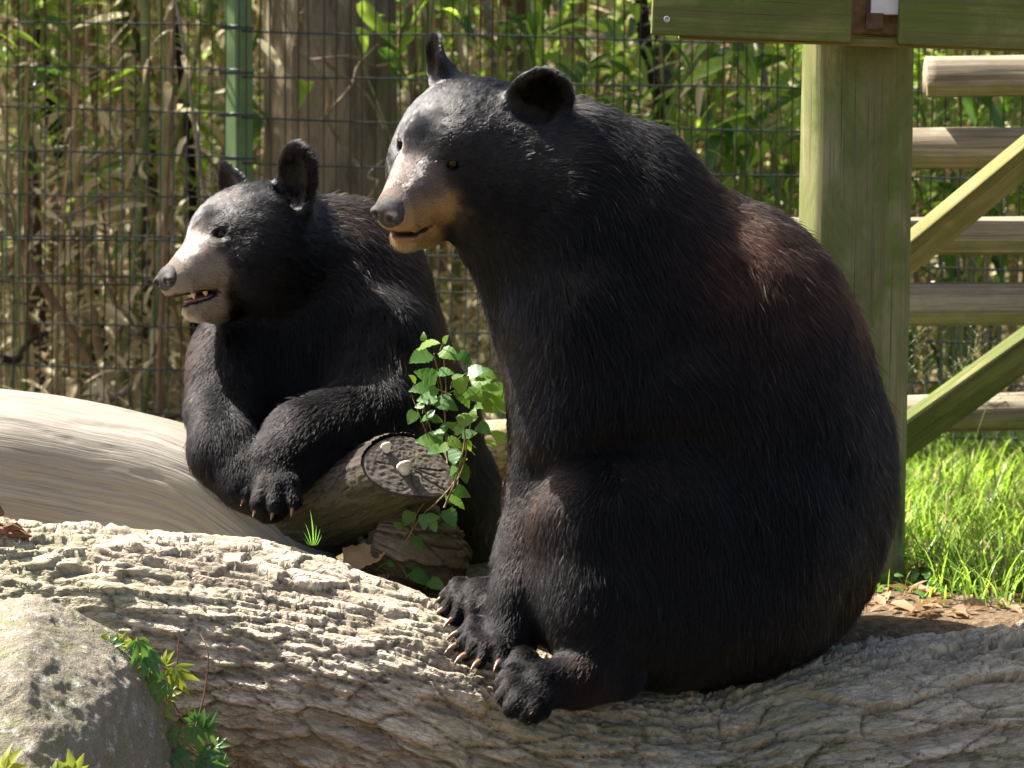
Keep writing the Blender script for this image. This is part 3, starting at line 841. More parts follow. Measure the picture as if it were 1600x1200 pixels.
def build_pale_log():
    axis = [(-420, 690, .58, 128), (-180, 712, .52, 126), (0, 734, .45, 124), (170, 760, .40, 122), (310, 800, .34, 116), (410, 858, .28, 92), (480, 905, .24, 66), (530, 945, .20, 44)]
    nu, nv = 420, 200
    C, R = log_points(axis, nu, nv); T, Nn, B = frames(C)
    s = np.concatenate([[0], np.cumsum(np.linalg.norm(np.diff(C, axis=0), axis=1))]); th = np.arange(nv) * 2 * pi / nv
    Sg, Tg = np.meshgrid(s, th, indexing='ij'); rm = R.mean()
    wav = fbm2(Sg * 5, Tg * rm * 7, 3, 40)
    aw = Tg * rm + .022 * (wav - .5)
    h = (noise3(Sg * 3.0, np.cos(Tg) * 1.5 + 3, np.sin(Tg) * 1.5 + 3, 41) - .5) * .050 + (fbm2(Sg * 4, aw * 50, 3, 42) - .5) * .0035
    crk = 1 - np.abs(2 * fbm2(Sg * 3, aw * 36, 3, 44) - 1)
    h -= .003 * np.clip((crk - .90) / .10, 0, 1)
    V = C[:, None] + (R[:, None] + h)[..., None] * (np.cos(Tg)[..., None] * Nn[:, None] + np.sin(Tg)[..., None] * B[:, None])
    me = mesh_from('pale_log', V.reshape(-1, 3), grid_faces(nu, nv, True)[:, ::-1], mat=wood_material('bare_wood', (.29, .262, .215), (.20, .175, .14), (.23, .20, .145)))
    at = me.attributes.new('grain', 'FLOAT_VECTOR', 'POINT')
    at.data.foreach_set('vector', np.stack([Sg, aw, 0 * Sg], -1).astype(np.float32).ravel())
    tag(obj('pale_log', me), 'smooth pale log stripped of bark, under the forearms of the smaller bear', 'log')
def build_cut_stump():
    """sawn log with cracked end grain, and the lower log beside it"""
    n = np.array([.42, -.62, .66]); n /= np.linalg.norm(n)                 # the saw cut runs oblique to the trunk
    dx = np.array([.74, -.42, .42]); dx /= np.linalg.norm(dx)
    end = W(640, 729, .16); r = .086
    a1 = np.cross(dx, [0, 0, 1.0]); a1 /= np.linalg.norm(a1); a2 = np.cross(dx, a1)
    root = empty('sawn_log', end, 'dark sawn log whose cracked cut end carries two white fungi', 'log')
    nu, nv = 150, 200
    t = np.linspace(0, .62, nu); th = np.arange(nv) * 2 * pi / nv
    Tt, Th = np.meshgrid(t, th, indexing='ij')
    h, cav, cell = bark_height(Tt, Th * r, 55, .55)
    rr = r * (1 + .10 * np.cos(2 * Th + .5) + .05 * np.cos(3 * Th)) + Tt * .03 + h * .4
    rr = rr * np.where(Tt < .012, .97 + .03 * Tt / .012, 1)
    off = rr[..., None] * (np.cos(Th)[..., None] * a1 + np.sin(Th)[..., None] * a2)
    slant = -(off @ n) / (dx @ n) * np.clip(1 - Tt / .3, 0, 1)
    V = end - dx * (Tt - slant)[..., None] + off
    f = mesh_from('trunk', rel(V.reshape(-1, 3), root), grid_faces(nu, nv, True), mat=bark_material('dark_log_bark', (.085, .066, .05), (.055, .034, .025), .35))  # bark in a darker brown than the other logs
    set_float(f, 'cav', cav.ravel()); set_float(f, 'cell', cell.ravel())
    obj('trunk', f, root)
    # the end grain: rings and radial cracks, set a little inside the bark
    nr = 70; q = np.linspace(0, 1, nr)
    Q, Th = np.meshgrid(q, th, indexing='ij')
    ro = r * (1 + .10 * np.cos(2 * Th + .5) + .05 * np.cos(3 * Th)) - .006
    hh = (fbm2(Q * np.cos(Th) * 14, Q * np.sin(Th) * 14, 4, 7) - .5) * .003
    rng = np.random.default_rng(8)
    for k in range(6):
        a0 = rng.uniform(0, 2 * pi); w = rng.uniform(.0022, .005); q0 = rng.uniform(.0, .35); q1 = rng.uniform(.65, 1.0)
        da = (Th + .25 * (fbm2(Q * 5, Q * 0 + k, 2, 5) - .5) - a0 + pi) % (2 * pi) - pi
        hh -= rng.uniform(.006, .012) * np.exp(-(da * Q * r / w * 1.6) ** 2 * 4) * np.clip((Q - q0) * 6, 0, 1) * np.clip((q1 - Q) * 6, 0, 1)
    hh -= .012 * np.clip((Q - .95) / .05, 0, 1)
    off = (Q * ro)[..., None] * (np.cos(Th)[..., None] * a1 + np.sin(Th)[..., None] * a2)
    V = end + n * (hh - .002)[..., None] + off - dx * ((off @ n) / (dx @ n))[..., None]
    e = mesh_from('cut_end', rel(V.reshape(-1, 3), root), grid_faces(nr, nv, True)[:, ::-1], mat=plain('end_grain', (.12, .10, .08), .85, .2, .35, 22))
    obj('cut_end', e, root)
    # the lower log
    axis = [(572, 836, .19, 8), (578, 838, .195, 40), (596, 844, .20, 66), (632, 858, .23, 80), (670, 874, .29, 72), (690, 884, .33, 54), (700, 890, .35, 32), (704, 893, .355, 6)]
    V, cav, cell, _ = bark_tube(axis, 170, 200, 71, .8, .012)
    m = mesh_from('short_log', V.reshape(-1, 3), grid_faces(170, 200, True)[:, ::-1], mat=bark_material('brown_bark', (.20, .145, .095), (.10, .06, .036), .5))
    set_float(m, 'cav', cav.ravel()); set_float(m, 'cell', cell.ravel())
    tag(obj('short_log', m), 'short rounded brown log lying below the sawn log with fungi', 'log')
    # the pale log end behind the bears
    axis = [(700, 705, 1.5, 30), (722, 703, 1.5, 46), (800, 700, 1.48, 50), (980, 690, 1.45, 50)]
    V, cav, cell, _ = bark_tube(axis, 90, 90, 81, .7, .02, .5)
    m = mesh_from('distant_log', V.reshape(-1, 3), grid_faces(90, 90, True)[:, ::-1], mat=bark_material('sandy_bark', (.46, .37, .22), (.19, .13, .07), .5))
    set_float(m, 'cav', cav.ravel()); set_float(m, 'cell', cell.ravel())
    tag(obj('distant_log', m), 'sandy coloured log glimpsed in the gap behind the two bears', 'log')
    # bracket fungi
    fm = plain('fungus_flesh', (.74, .66, .52), .6, .3, .1, 60)
    for (x, y, w, hgt, lab) in ((603, 700, .0115, .010, 'small round white fungus, the upper one on the cut log end'), (623, 744, .016, .014, 'larger cup shaped white fungus at the lower rim of the cut log end')):
        c = W(x, y, .16); d = c - end; c = c - n * (d @ n) + n * .004
        sc = Sculpt(); up = np.array([0, 0, 1.0]); up = up - n * (up @ n); up /= np.linalg.norm(up); sd = np.cross(up, n)
        Rf = np.stack([n, sd, up], 1)
        sc.ell(c + n * .004 + up * hgt * .3, (w * .9, w, hgt * .45), Rf, .003)
        sc.ell(c - up * hgt * .25, (w * .55, w * .7, hgt * .8), Rf, .006)
        V, Q = sc.build(.0016); V = relax(V, Q, 2)
        V = V + (noise3(V[:, 0] * 300, V[:, 1] * 300, V[:, 2] * 300, 3) - .5)[:, None] * .0015
        tag(obj('bracket_fungus', mesh_from('bracket_fungus', V, Q, mat=fm)), lab, 'fungus', 'white fungi on the cut log end')
def largest_piece(V, Q):
    E = np.concatenate([Q[:, [0, 1]], Q[:, [1, 2]], Q[:, [2, 3]], Q[:, [3, 0]]])
    lab = np.arange(len(V))
    while True:
        old = lab.copy()
        m = np.minimum(lab[E[:, 0]], lab[E[:, 1]]); np.minimum.at(lab, E[:, 0], m); np.minimum.at(lab, E[:, 1], m)
        lab = lab[lab]
        if (lab == old).all(): break
    keep = lab == np.bincount(lab).argmax()
    new = np.cumsum(keep) - 1
    return V[keep], new[Q[keep[Q].all(1)]]
def build_boulder():
    pl = [((-.15, -.25, .95), (50, 996, -.50)), ((.50, -.22, .83), (96, 1030, -.50)), ((.70, -.25, .66), (152, 1080, -.50)), ((.93, -.30, .22), (212, 1158, -.48)),
          ((.30, -.90, .30), (110, 1138, -.72)), ((-.25, -.80, .55), (10, 1088, -.66)), ((.45, -.72, .50), (150, 1098, -.64)), ((0, 1, .1), (60, 1128, -.30)), ((0, 0, -1), (60, 1448, -.5)), ((-1, 0, 0), (-260, 1128, -.5)), ((-.6, 0, .75), (-120, 988, -.5))]
    N = [(np.array(n) / np.linalg.norm(n), W(*p)) for n, p in pl]
    def f(P):
        A = None
        for n, p in N:
            d = (P - p) @ n
            if A is None: A = d
            else:
                k = .022; t = np.clip(.5 - .5 * (A - d) / k, 0, 1)
                A = A * (1 - t) + d * t + k * t * (1 - t)
        x, y, z = P[..., 0], P[..., 1], P[..., 2]
        return A + (noise3(x * 7, y * 7, z * 7, 1) - .5) * .022 - np.abs(noise3(x * 6 + 4, y * 6, z * 8, 2) - .5) * .026
    sc = Sculpt(); sc.add(f, W(-270, 1100, -.76) - np.array([0, 0, .42]), W(300, 1100, -.28) + np.array([0, 0, .26]), .01)
    V, Q = largest_piece(*sc.build(.0055)); V = relax(V, Q, 1); Nv = vnormals(V, Q)
    x, y, z = V.T
    V = V + Nv * ((noise3(x * 60, y * 60, z * 60, 5) - .5) * .006 + (noise3(x * 130, y * 130, z * 130, 6) - .5) * .003)[:, None]
    Nn = Nodes('lichen_rock'); v = Nn.coord('Object')
    a = Nn.noise(v, 5, 6, .6); b = Nn.noise(v, 38, 6, .7); c = Nn.noise(v, 170, 4, .7); d = Nn.noise(v, 11, 5, .6)
    col = Nn.mix(a, (.18, .15, .115), (.32, .285, .21))
    col = Nn.mix(Nn.ramp(d, [(.48, (0, 0, 0)), (.64, (1, 1, 1))]), col, (.20, .195, .105))
    col = Nn.mix(Nn.ramp(b, [(.56, (0, 0, 0)), (.66, (1, 1, 1))]), col, (.50, .49, .42))
    col = Nn.mix(Nn.ramp(c, [(.30, (1, 1, 1)), (.45, (0, 0, 0))]), col, (.10, .085, .065))
    Nn.base(col, .88, .2); Nn.bump(Nn.math('ADD', b, Nn.math('MULTIPLY', c, .8)), .9, .010)
    tag(obj('boulder', mesh_from('boulder', V, Q, mat=Nn.m)), 'grey lichen-stained boulder in front of the fallen log at the corner', 'boulder')

# ================================================================== TIMBER PLATFORM
def timber_material(name, green, tan, dark, share):
    N = Nodes(name)
    g = N.attr('grain', 'Vector')
    mp = N.n('ShaderNodeMapping'); N.t.links.new(g, mp.inputs['Vector']); mp.inputs['Scale'].default_value = (1.2, 55, 55)
    n1 = N.noise(mp.outputs[0], 1.5, 6, .6, .5)
    mp2 = N.n('ShaderNodeMapping'); N.t.links.new(g, mp2.inputs['Vector']); mp2.inputs['Scale'].default_value = (2.0, 190, 190)
    n2 = N.noise(mp2.outputs[0], 1.5, 4, .6)
    mp3 = N.n('ShaderNodeMapping'); N.t.links.new(g, mp3.inputs['Vector']); mp3.inputs['Scale'].default_value = (3.5, 6, 6)
    n3 = N.noise(mp3.outputs[0], 1.4, 6, .65, .6)
    col = N.mix(N.ramp(n3, [(share - .10, (0, 0, 0)), (share + .12, (1, 1, 1))]), green, tan)
    col = N.mix(N.ramp(n1, [(.38, (.95, .95, .95)), (.58, (0, 0, 0))]), col, N.mix(.8, col, dark))
    col = N.mix(N.ramp(n2, [(.30, (1, 1, 1)), (.40, (0, 0, 0))]), col, tuple(c * .30 for c in dark))
    mk = N.n('ShaderNodeMapping'); N.t.links.new(g, mk.inputs['Vector']); mk.inputs['Scale'].default_value = (2.6, 11, 11)
    vk = N.n('ShaderNodeTexVoronoi', feature='F1'); N.t.links.new(mk.outputs[0], vk.inputs['Vector']); vk.inputs['Scale'].default_value = 1
    kd = N.math('ADD', vk.outputs['Distance'], N.math('MULTIPLY', n3, .10))
    col = N.mix(N.ramp(kd, [(.10, (.9, .9, .9)), (.19, (0, 0, 0))]), col, tuple(c * .5 for c in dark))
    N.base(col, .78, .2)
    N.bump(N.math('ADD', n1, n2), .35, .004)
    return N.m
def beam_vf(A, B, prof, up, nseg=14, wob=.0):
    """profile (list of (side, up) metres) swept from A to B; returns verts, faces, grain coords"""
    A = np.array(A, float); B = np.array(B, float); d = B - A; L = np.linalg.norm(d); d /= L
    up = np.array(up, float); up = up - d * (up @ d); up /= np.linalg.norm(up); sd = np.cross(d, up)
    prof = np.array(prof); n = len(prof)
    V, G = [], []
    for i, t in enumerate(np.linspace(0, L, nseg)):
        w = 1 + wob * (fbm2(np.full(n, t * 3.0 + A[0] * 7), np.arange(n) * .6, 2, 4) - .5)
        V.append(A + d * t + (prof[:, :1] * w[:, None]) * sd + (prof[:, 1:] * w[:, None]) * up)
        G.append(np.column_stack([np.full(n, t), prof[:, 0] + A[0] * 3, prof[:, 1] + A[2] * 3]))
    V = np.concatenate(V); G = np.concatenate(G)
    F = [tuple(f) for f in grid_faces(nseg, n, True).tolist()]
    F += [tuple(range(n))[::-1], tuple(range((nseg - 1) * n, nseg * n))]
    return V, F, G
def beam(name, parent, A, B, prof, up, mat, smooth=False, nseg=14, wob=0.0, bevel=.004):
    V, F, G = beam_vf(A, B, prof, up, nseg, wob)
    me = mesh_from(name, rel(V, parent), F, smooth=smooth, mat=mat)
    bm = bmesh.new(); bm.from_mesh(me); bmesh.ops.recalc_face_normals(bm, faces=bm.faces); bm.to_mesh(me); bm.free()
    at = me.attributes.new('grain', 'FLOAT_VECTOR', 'POINT'); at.data.foreach_set('vector', G.astype(np.float32).ravel())
    o = obj(name, me, parent)
    if bevel:
        m = o.modifiers.new('edge', 'BEVEL'); m.width = bevel; m.segments = 2; m.limit_method = 'ANGLE'; m.angle_limit = radians(50)
    return o
def rect(w, h, r=None): return [(-w / 2, -h / 2), (w / 2, -h / 2), (w / 2, h / 2), (-w / 2, h / 2)]
def build_platform():
    root = empty('climbing_platform', W(1330, 985, .75), 'mossy green timber post, beam and ladder frame standing behind the big bear', 'timber frame')
    green = timber_material('mossy_timber', (.10, .135, .025), (.23, .22, .075), (.10, .095, .033), .57)
    post_m = timber_material('post_timber', (.11, .145, .030), (.27, .255, .12), (.15, .135, .06), .51)
    grey = timber_material('grey_timber', (.24, .205, .145), (.37, .31, .215), (.12, .09, .06), .47)
    tan = timber_material('tan_timber', (.16, .18, .045), (.34, .26, .11), (.16, .12, .05), .50)
    # the post: rounded square section
    Y0 = .78
    hw = S(Y0, 84)
    prof = []
    for a in np.linspace(0, 2 * pi, 40, endpoint=False):
        c, s = cos(a), sin(a); e = .55
        prof.append((hw * abs(c) ** e * (1 if c > 0 else -1), hw * .95 * abs(s) ** e * (1 if s > 0 else -1)))
    A = W(1322, 1060, Y0); B = W(1345, -160, Y0)
    beam('post', root, A, B, prof, (0, -1, 0), post_m, smooth=True, nseg=40, wob=.05, bevel=0)
    # beam: two boards butting on a recessed block, with a bracket in the gap
    Yb = .58; th = .045
    def board(x0, yb0, x1, yb1, hpx, Y, m, name='beam_board', t=th):
        a = W(x0, yb0 - hpx / 2, Y); b = W(x1, yb1 - hpx / 2, Y); h = S(Y, hpx)
        return beam(name, root, a, b, rect(t, h), (0, 0, 1), m, nseg=24, wob=.012)
    board(1022, 52, 1334, 64, 240, Yb, green); board(1408, 67, 2050, 92, 240, Yb, green)
    board(1060, 62, 2050, 97, 14, Yb + .035, tan, 'ledger_strip', .03)
    board(1300, 50, 1450, 56, 230, Yb + .05, plain('block_wood', (.20, .12, .06), .85, .15, .4, 50), 'beam_block', .04)
    mt = plain('galvanised_metal', (.55, .56, .55), .45, .5, .12, 40); mt.node_tree.nodes['Principled BSDF'].inputs['Metallic'].default_value = .6
    board(1361, 22, 1406, 23, 90, Yb + .012, mt, 'metal_bracket', .012)
    board(1352, 46, 1380, 47, 26, Yb + .010, plain('dark_splinter', (.10, .06, .035), .9, .1, .4, 50), 'wood_chip', .014)
    # screw head on the beam's end
    c = W(1042, 30, Yb - .024)
    ring = []
    for (rr, yy) in ((.0, -.002), (.0035, -.002), (.0036, -.0048), (.0066, -.0040), (.0068, 0)):
        ring.append([c + np.array([rr * cos(a), yy, rr * sin(a)]) for a in np.arange(14) * 2 * pi / 14])
    V = np.array(ring).reshape(-1, 3)
    obj('screw', mesh_from('screw', rel(V, root), grid_faces(5, 14, True), mat=mt), root)
    # ladder of half-round rungs behind the post
    def rung(x0, y0, x1, y1, hpx, Y):
        h = S(Y, hpx); r = h * .62
        prof = [(r * .80, -h * .5)]                               # sawn lower front, round over the top (side + faces the camera)
        for a in np.linspace(radians(-14), radians(194), 16): prof.append((r * cos(a), -h * .5 + h * .38 + h * .62 * sin(a)))
        prof.append((-r * .8, -h * .5))
        return beam('rung', root, W(x0, y0, Y), W(x1, y1, Y), prof, (0, 0, 1), grey, smooth=True, nseg=40, wob=.13, bevel=0), (h, r)
    for (x0, y0, x1, y1, hp, Y) in ((1446, 120, 2000, 112, 62, 1.35), (1300, 232, 2000, 228, 62, 1.38), (1205, 368, 2000, 366, 56, 1.42), (1300, 475, 2000, 470, 64, 1.40), (1300, 650, 2000, 628, 56, 1.60)):
        o, (h, r) = rung(x0, y0, x1, y1, hp, Y)
        # the sawn flat along its lower front edge, of fresher wood
        y_ = Y - r * .80 - .004
        a = W(x0 + 2, y0 + hp * .33, y_); b = W(x1, y1 + hp * .33, y_)
        k = beam('sawn_edge', root, a, b, rect(.016, S(Y, hp) * .34), (0, .12, 1), tan, nseg=10, wob=.05, bevel=0.002)
        k.parent = o
    for (x0, y0, x1, y1, hp, Y) in ((1290, 504, 1900, -2, 64, 1.08), (1290, 772, 1900, 330, 72, 1.08)):
        a = W(x0, y0, Y); b = W(x1, y1, Y); h = S(Y, hp) * .80
        o = beam('brace', root, a, b, rect(.042, h), (.0, -.42, 1), tan if y0 < 600 else green, nseg=20, wob=.015)
    for me in [c for c in root.children if c.name.startswith('brace')]: pass

# ================================================================== FENCE
def build_fence():
    gm = plain('green_coated_wire', (.007, .014, .011), .36, .6, .3, 30)
    pm = plain('green_post_paint', (.125, .20, .075), .5, .4, .2, 8)
    Yl, Yr = 2.66, 2.30
    def Yx(px): return Yl + (Yr - Yl) * px / 1600.0
    def F(px, py): return W(px, py, Yx(px))
    drop = .022                                                   # wires run gently downhill
    xs = -140 + 20.3 * np.arange(94)
    def panel(x0, x1, y_top, y_bot, hys, off, label, x_first):
        root = empty('wire_fence_panel', F((x0 + x1) / 2, y_bot) + np.array([0, off, 0]), label, 'fence panel', 'welded wire panels of the fence')
        base = np.array(root.location)
        hm = None
        for y in hys:
            P = [F(x, y + drop * (x - 0) + 1.6 * sin(x * .011 + y)) + np.array([0, off, 0]) for x in np.linspace(x0, x1, 24)]
            V, Fc = tube_vf(P, .0026, 6)
            obj('horizontal_wire', mesh_from('horizontal_wire', V - base, Fc, mat=gm), root)
        vm = None
        x = x_first; k = 0
        while x < x1:
            a = F(x, y_bot + drop * x) + np.array([0, off - .005, 0]); b = F(x, y_top + drop * x) + np.array([0, off - .005, 0])
            if vm is None:
                V, Fc = tube_vf([np.zeros(3), (b - a) * .5, b - a], .0020, 5); vm = mesh_from('vertical_wire', V, Fc, mat=gm)
            o = obj('vertical_wire', vm, root, loc=a - base); o.rotation_euler = (0, RNG.normal(0, .003), 0)
            x += 20.0 + 2.2 * max(0, (x - 700) / 700)
    panel(-160, 376, -140, 440, [-105, -36, 33, 102, 168, 236, 302, 366, 430], 0, 'upper wire mesh panel of the fence beyond the pale log', -150)
    panel(-160, 376, 360, 780, [372, 440, 506, 571, 640, 706], .012, 'lower wire mesh panel overlapping the upper one behind the pale log', -140)
    panel(378, 1750, -140, 780, [-98, -29, 40, 111, 177, 247, 314, 386, 420, 440, 503, 567, 650, 706], 0, 'long wire mesh panel running behind both bears to the ladder', 384)
    root = empty('fence_post', F(376, 760), 'green steel fence post joining the wire panels above the smaller bear', 'fence post')
    base = np.array(root.location)
    w = S(2.55, 21)
    a = F(376, 800) + np.array([0, .05, 0]); b = F(376, -150) + np.array([0, .05, 0]); b[0] = a[0]
    prof = [(-w, 0), (-w * .2, -w * .62), (w * .12, -w * .62), (w, -w * .1), (w, w * .8), (-w, w * .8)]
    V, Fc, G = beam_vf(a, b, [(p[0], -p[1]) for p in prof], (0, -1, 0), 3)
    me = mesh_from('post', V - base, Fc, smooth=False, mat=pm)
    bm = bmesh.new(); bm.from_mesh(me); bmesh.ops.recalc_face_normals(bm, faces=bm.faces); bm.to_mesh(me); bm.free()
    obj('post', me, root)
    for y in (44, 114, 180, 248, 314, 382, 446):
        c = F(376, y) + np.array([0, .0, 0]); c[0] = a[0]
        V, Fc, G = beam_vf(c - np.array([w * 1.3, 0, 0]), c + np.array([w * 1.3, 0, 0]), rect(.012, .008), (0, 0, 1), 2)
        obj('clip', mesh_from('clip', V - base, Fc, smooth=False, mat=gm), root)
# ================================================================== PLANTS
def orient(d, nrm):
    """4x4 with local x along d and local z near nrm"""
    d = np.array(d, float); d /= np.linalg.norm(d); nrm = np.array(nrm, float)
    y = np.cross(nrm, d); y /= np.linalg.norm(y) + 1e-9; z = np.cross(d, y)
    return np.stack([d, y, z], 1)
def lance_vf(L=1.0, Wd=.16, droop=.35, fold=.25, n=6):
    """a long leaf along +x, folded on its midrib, tip drooping"""
    V, F = [], []
    for i in range(n + 1):
        t = i / n; w = Wd * L * (sin(pi * min(1, t * .93 + .07) ** .75)) * (1 if i < n else 0.02)
        z = -droop * L * t * t
        V += [(L * t, -w / 2, z + w * fold), (L * t, 0, z), (L * t, w / 2, z + w * fold)]
    for i in range(n):
        a = 3 * i
        F += [(a, a + 1, a + 4, a + 3), (a + 1, a + 2, a + 5, a + 4)]
    return np.array(V), F
def heart_vf(L=1.0, droop=.25, rng=None):
    """toothed heart-shaped leaf, stalk end at the origin, tip along +x"""
    n = 15
    up, V, F = [], [], []
    for i in range(n):
        t = i / (n - 1)
        w = .43 * (sin(pi * t ** .62)) ** .8 * (1 - .25 * t) if 0 < t < 1 else 0
        x = t * 1.0 - .12 * (1 - t) * (w > 0) * 1.2 * (1 - t) ** 3
        w *= 1 + (.09 if i % 2 else -.05)
        up.append((x, w))
    m = []
    for sgn in (1, -1):
        row = []
        for i, (x, w) in enumerate(up):
            z = -droop * x * x + .22 * w - .5 * w * w + .02 * sin(i * 2.1 + sgn)
            V.append((L * x, sgn * L * w, L * z)); row.append(len(V) - 1)
        m.append(row)
    mid = []
    for i, (x, w) in enumerate(up):
        xx = i / (n - 1); V.append((L * xx, 0, -L * droop * xx * xx)); mid.append(len(V) - 1)
    for i in range(n - 1):
        F.append((mid[i], mid[i + 1], m[0][i + 1], m[0][i])); F.append((mid[i + 1], mid[i], m[1][i], m[1][i + 1]))
    return np.array(V), F
def leaf_mesh(name, vf, mat, rnd=0.0):
    V, F = vf
    me = mesh_from(name, V, F, mat=mat)
    set_float(me, 'rnd', np.full(len(V), rnd))
    return me
def place(name, me, parent, p, R, s):
    o = bpy.data.objects.new(name, me); COL.objects.link(o)
    M = Matrix.Identity(4)
    for i in range(3):
        for j in range(3): M[i][j] = float(R[i, j] * s)
    M.translation = Vector(np.asarray(p) - np.array(parent.location))
    if parent is not None: o.parent = parent
    o.matrix_local = M
    return o
def scatter_leaves(vf, P, R, s, rnd):
    """many copies of one leaf in one mesh: P (n,3), R (n,3,3), s (n,), rnd (n,)"""
    V0, F0 = vf; n, m = len(P), len(V0)
    V = (np.einsum('nij,mj->nmi', R, V0) * s[:, None, None] + P[:, None]).reshape(-1, 3)
    F4 = np.array([f for f in F0], dtype=np.int64)
    F = (F4[None] + (np.arange(n) * m)[:, None, None]).reshape(-1, F4.shape[1])
    return V, F, np.repeat(rnd, m)
def rand_frames(rng, n, dirs, tilt=.6):
    """frames whose x follows dirs with jitter and whose z leans up"""
    d = dirs + rng.normal(0, tilt, (n, 3)) * .5; d /= np.linalg.norm(d, axis=1)[:, None]
    z = np.array([0, 0, 1.0]) + rng.normal(0, tilt, (n, 3)); y = np.cross(z, d); y /= np.linalg.norm(y, axis=1)[:, None]
    return np.stack([d, y, np.cross(d, y)], 2)

def build_sapling():
    rng = np.random.default_rng(4)
    gm = leaf_material('sapling_leaf', (.045, .135, .026), (.10, .21, .030), .42, .42, (.20, .40, .035))
    ym = leaf_material('young_sapling_leaf', (.11, .22, .025), (.17, .28, .03), .55, .42, (.34, .52, .04))
    st = plain('sapling_stem', (.17, .11, .045), .6, .3, .3, 60); gs = plain('green_stalk', (.14, .20, .05), .5, .3, .2, 60)
    Z5 = lambda x, y: (560 + x / 3.158, 380 + y / 3.158); Z6 = lambda x, y: (560 + x / 4.283, 660 + y / 4.283)
    YS = .13
    root = empty('sapling', W(700, 930, YS), 'leafy green sapling with toothed heart-shaped leaves growing between the bears', 'sapling')
    for pts, f, r in (([(265, 900), (345, 750), (430, 620), (520, 540), (620, 430), (672, 330)], Z6, .0022), ([(575, 570), (630, 440), (690, 330), (722, 190), (716, 90)], Z6, .0024),
                      ([(330, 1040), (270, 930)], Z6, .0012), ([(300, 930), (380, 640), (440, 540)], Z6, .0011),
                      ([(440, 1085), (432, 960), (425, 830), (408, 700), (390, 620), (372, 545)], Z5, .0024), ([(436, 830), (432, 700), (424, 590), (415, 485)], Z5, .0018),
                      ([(470, 1190), (505, 1080), (525, 960), (520, 880)], Z5, .0020), ([(345, 965), (310, 870), (262, 750)], Z5, .0014), ([(360, 930), (330, 830), (300, 720)], Z5, .0012)):
        C = catmull([W(*f(x, y), YS + .01 * sin(i * 2.0 + x)) for i, (x, y) in enumerate(pts)], 16)
        V, F = tube_vf(C, np.linspace(r, r * .55, 16), 6)
        obj('stem', mesh_from('stem', rel(V, root), F, mat=st), root)
    L5 = [(300, 560, 115, 200, 0), (345, 490, 105, 30, 1), (430, 470, 45, 60, 1), (450, 540, 95, -10, 0), (530, 562, 80, -25, 0), (320, 460, 40, 100, 1), (330, 650, 110, 160, 0), (435, 635, 75, 0, 0), (585, 625, 95, 20, 0), (640, 645, 85, -5, 1), (600, 662, 60, 190, 1),
          (268, 665, 50, 130, 1), (512, 690, 90, 50, 1), (310, 710, 95, 170, 0), (335, 765, 95, 190, 0), (440, 790, 105, -15, 0), (415, 770, 80, 175, 0), (525, 760, 100, -50, 0), (580, 750, 100, -20, 1), (622, 755, 85, 10, 1), (262, 862, 72, 240, 0), (330, 850, 85, 190, 0),
          (390, 862, 70, -5, 0), (540, 865, 100, 20, 1), (562, 842, 65, 80, 1), (625, 918, 75, -40, 0), (550, 940, 72, 10, 0), (480, 985, 85, -10, 1), (352, 968, 125, 170, 0), (470, 1050, 105, -80, 0), (520, 1140, 100, -70, 0), (465, 1125, 50, 240, 0), (412, 1010, 60, 200, 1), (500, 915, 62, 40, 1),
          (640, 805, 60, -60, 1), (600, 800, 70, 200, 1), (365, 720, 60, 120, 0), (460, 900, 60, 150, 1), (395, 935, 60, 190, 0), (300, 800, 55, 200, 1), (490, 660, 55, 30, 1), (500, 1000, 55, -40, 1), (370, 1020, 70, 200, 0), (430, 900, 50, 60, 0), (545, 1000, 50, -60, 1)]
    L6 = [(640, 345, 70, 220, 0), (700, 470, 110, -25, 0), (660, 530, 140, -30, 1), (620, 640, 125, -60, 0), (600, 520, 60, 200, 0), (500, 632, 85, 10, 1), (440, 670, 100, -90, 0), (220, 755, 165, 200, 0), (395, 815, 125, -60, 0), (330, 650, 110, 250, 0), (260, 685, 65, 150, 0),
          (505, 700, 75, -70, 0), (425, 1030, 150, -20, 0), (530, 1085, 120, -25, 0), (220, 950, 60, -30, 0), (150, 945, 45, 200, 0), (700, 250, 60, 20, 1), (690, 170, 55, 200, 1)]
    meshes = {(k, v): leaf_mesh('leaf', heart_vf(1.0, dr), gm if k == 0 else ym, rng.random()) for k in (0, 1) for v, dr in enumerate((.15, .3, .45, .05))}
    for arr, f, sc in ((L5, Z5, 3.158), (L6, Z6, 4.283)):
        for (x, y, size, ang, kind) in arr:
            a = radians(ang); L = size / sc * S(YS) * 1.08
            d = np.array([cos(a), rng.normal(-.25, .3), sin(a)]); d /= np.linalg.norm(d)
            nr = np.array([rng.normal(0, .35), -.75, .65]); nr = nr - d * (nr @ d); nr /= np.linalg.norm(nr)
            c = W(*f(x, y), YS + rng.normal(0, .022) - (.0 if kind == 0 else .0))
            p = c - d * L * .5
            o = place('leaf', meshes[(kind, int(rng.integers(4)))], root, p, orient(d, nr), L)
            q = p + np.array([-.012 * d[0] + .012 * rng.normal(), .01, -.014 - .006 * rng.random()])
            V, F = tube_vf([p, (p + q) / 2 + np.array([0, 0, .002]), q], .0007, 5)
            obj('stalk', mesh_from('stalk', rel(V, root), F, mat=gs), root)
    # sunlit weed farther back, between the bears
    root = empty('weed', W(748, 690, 1.25), 'bright yellow-green weed in the sunny gap between the two bears', 'weed')
    for k in range(5):
        C = catmull([W(746 + k * 3, 700, 1.25), W(742 + k * 6 - 10, 650, 1.25), W(735 + k * 9, 600 + 8 * abs(k - 2), 1.24)], 8)
        V, F = tube_vf(C, .0016, 5); obj('stem', mesh_from('stem', rel(V, root), F, mat=gs), root)
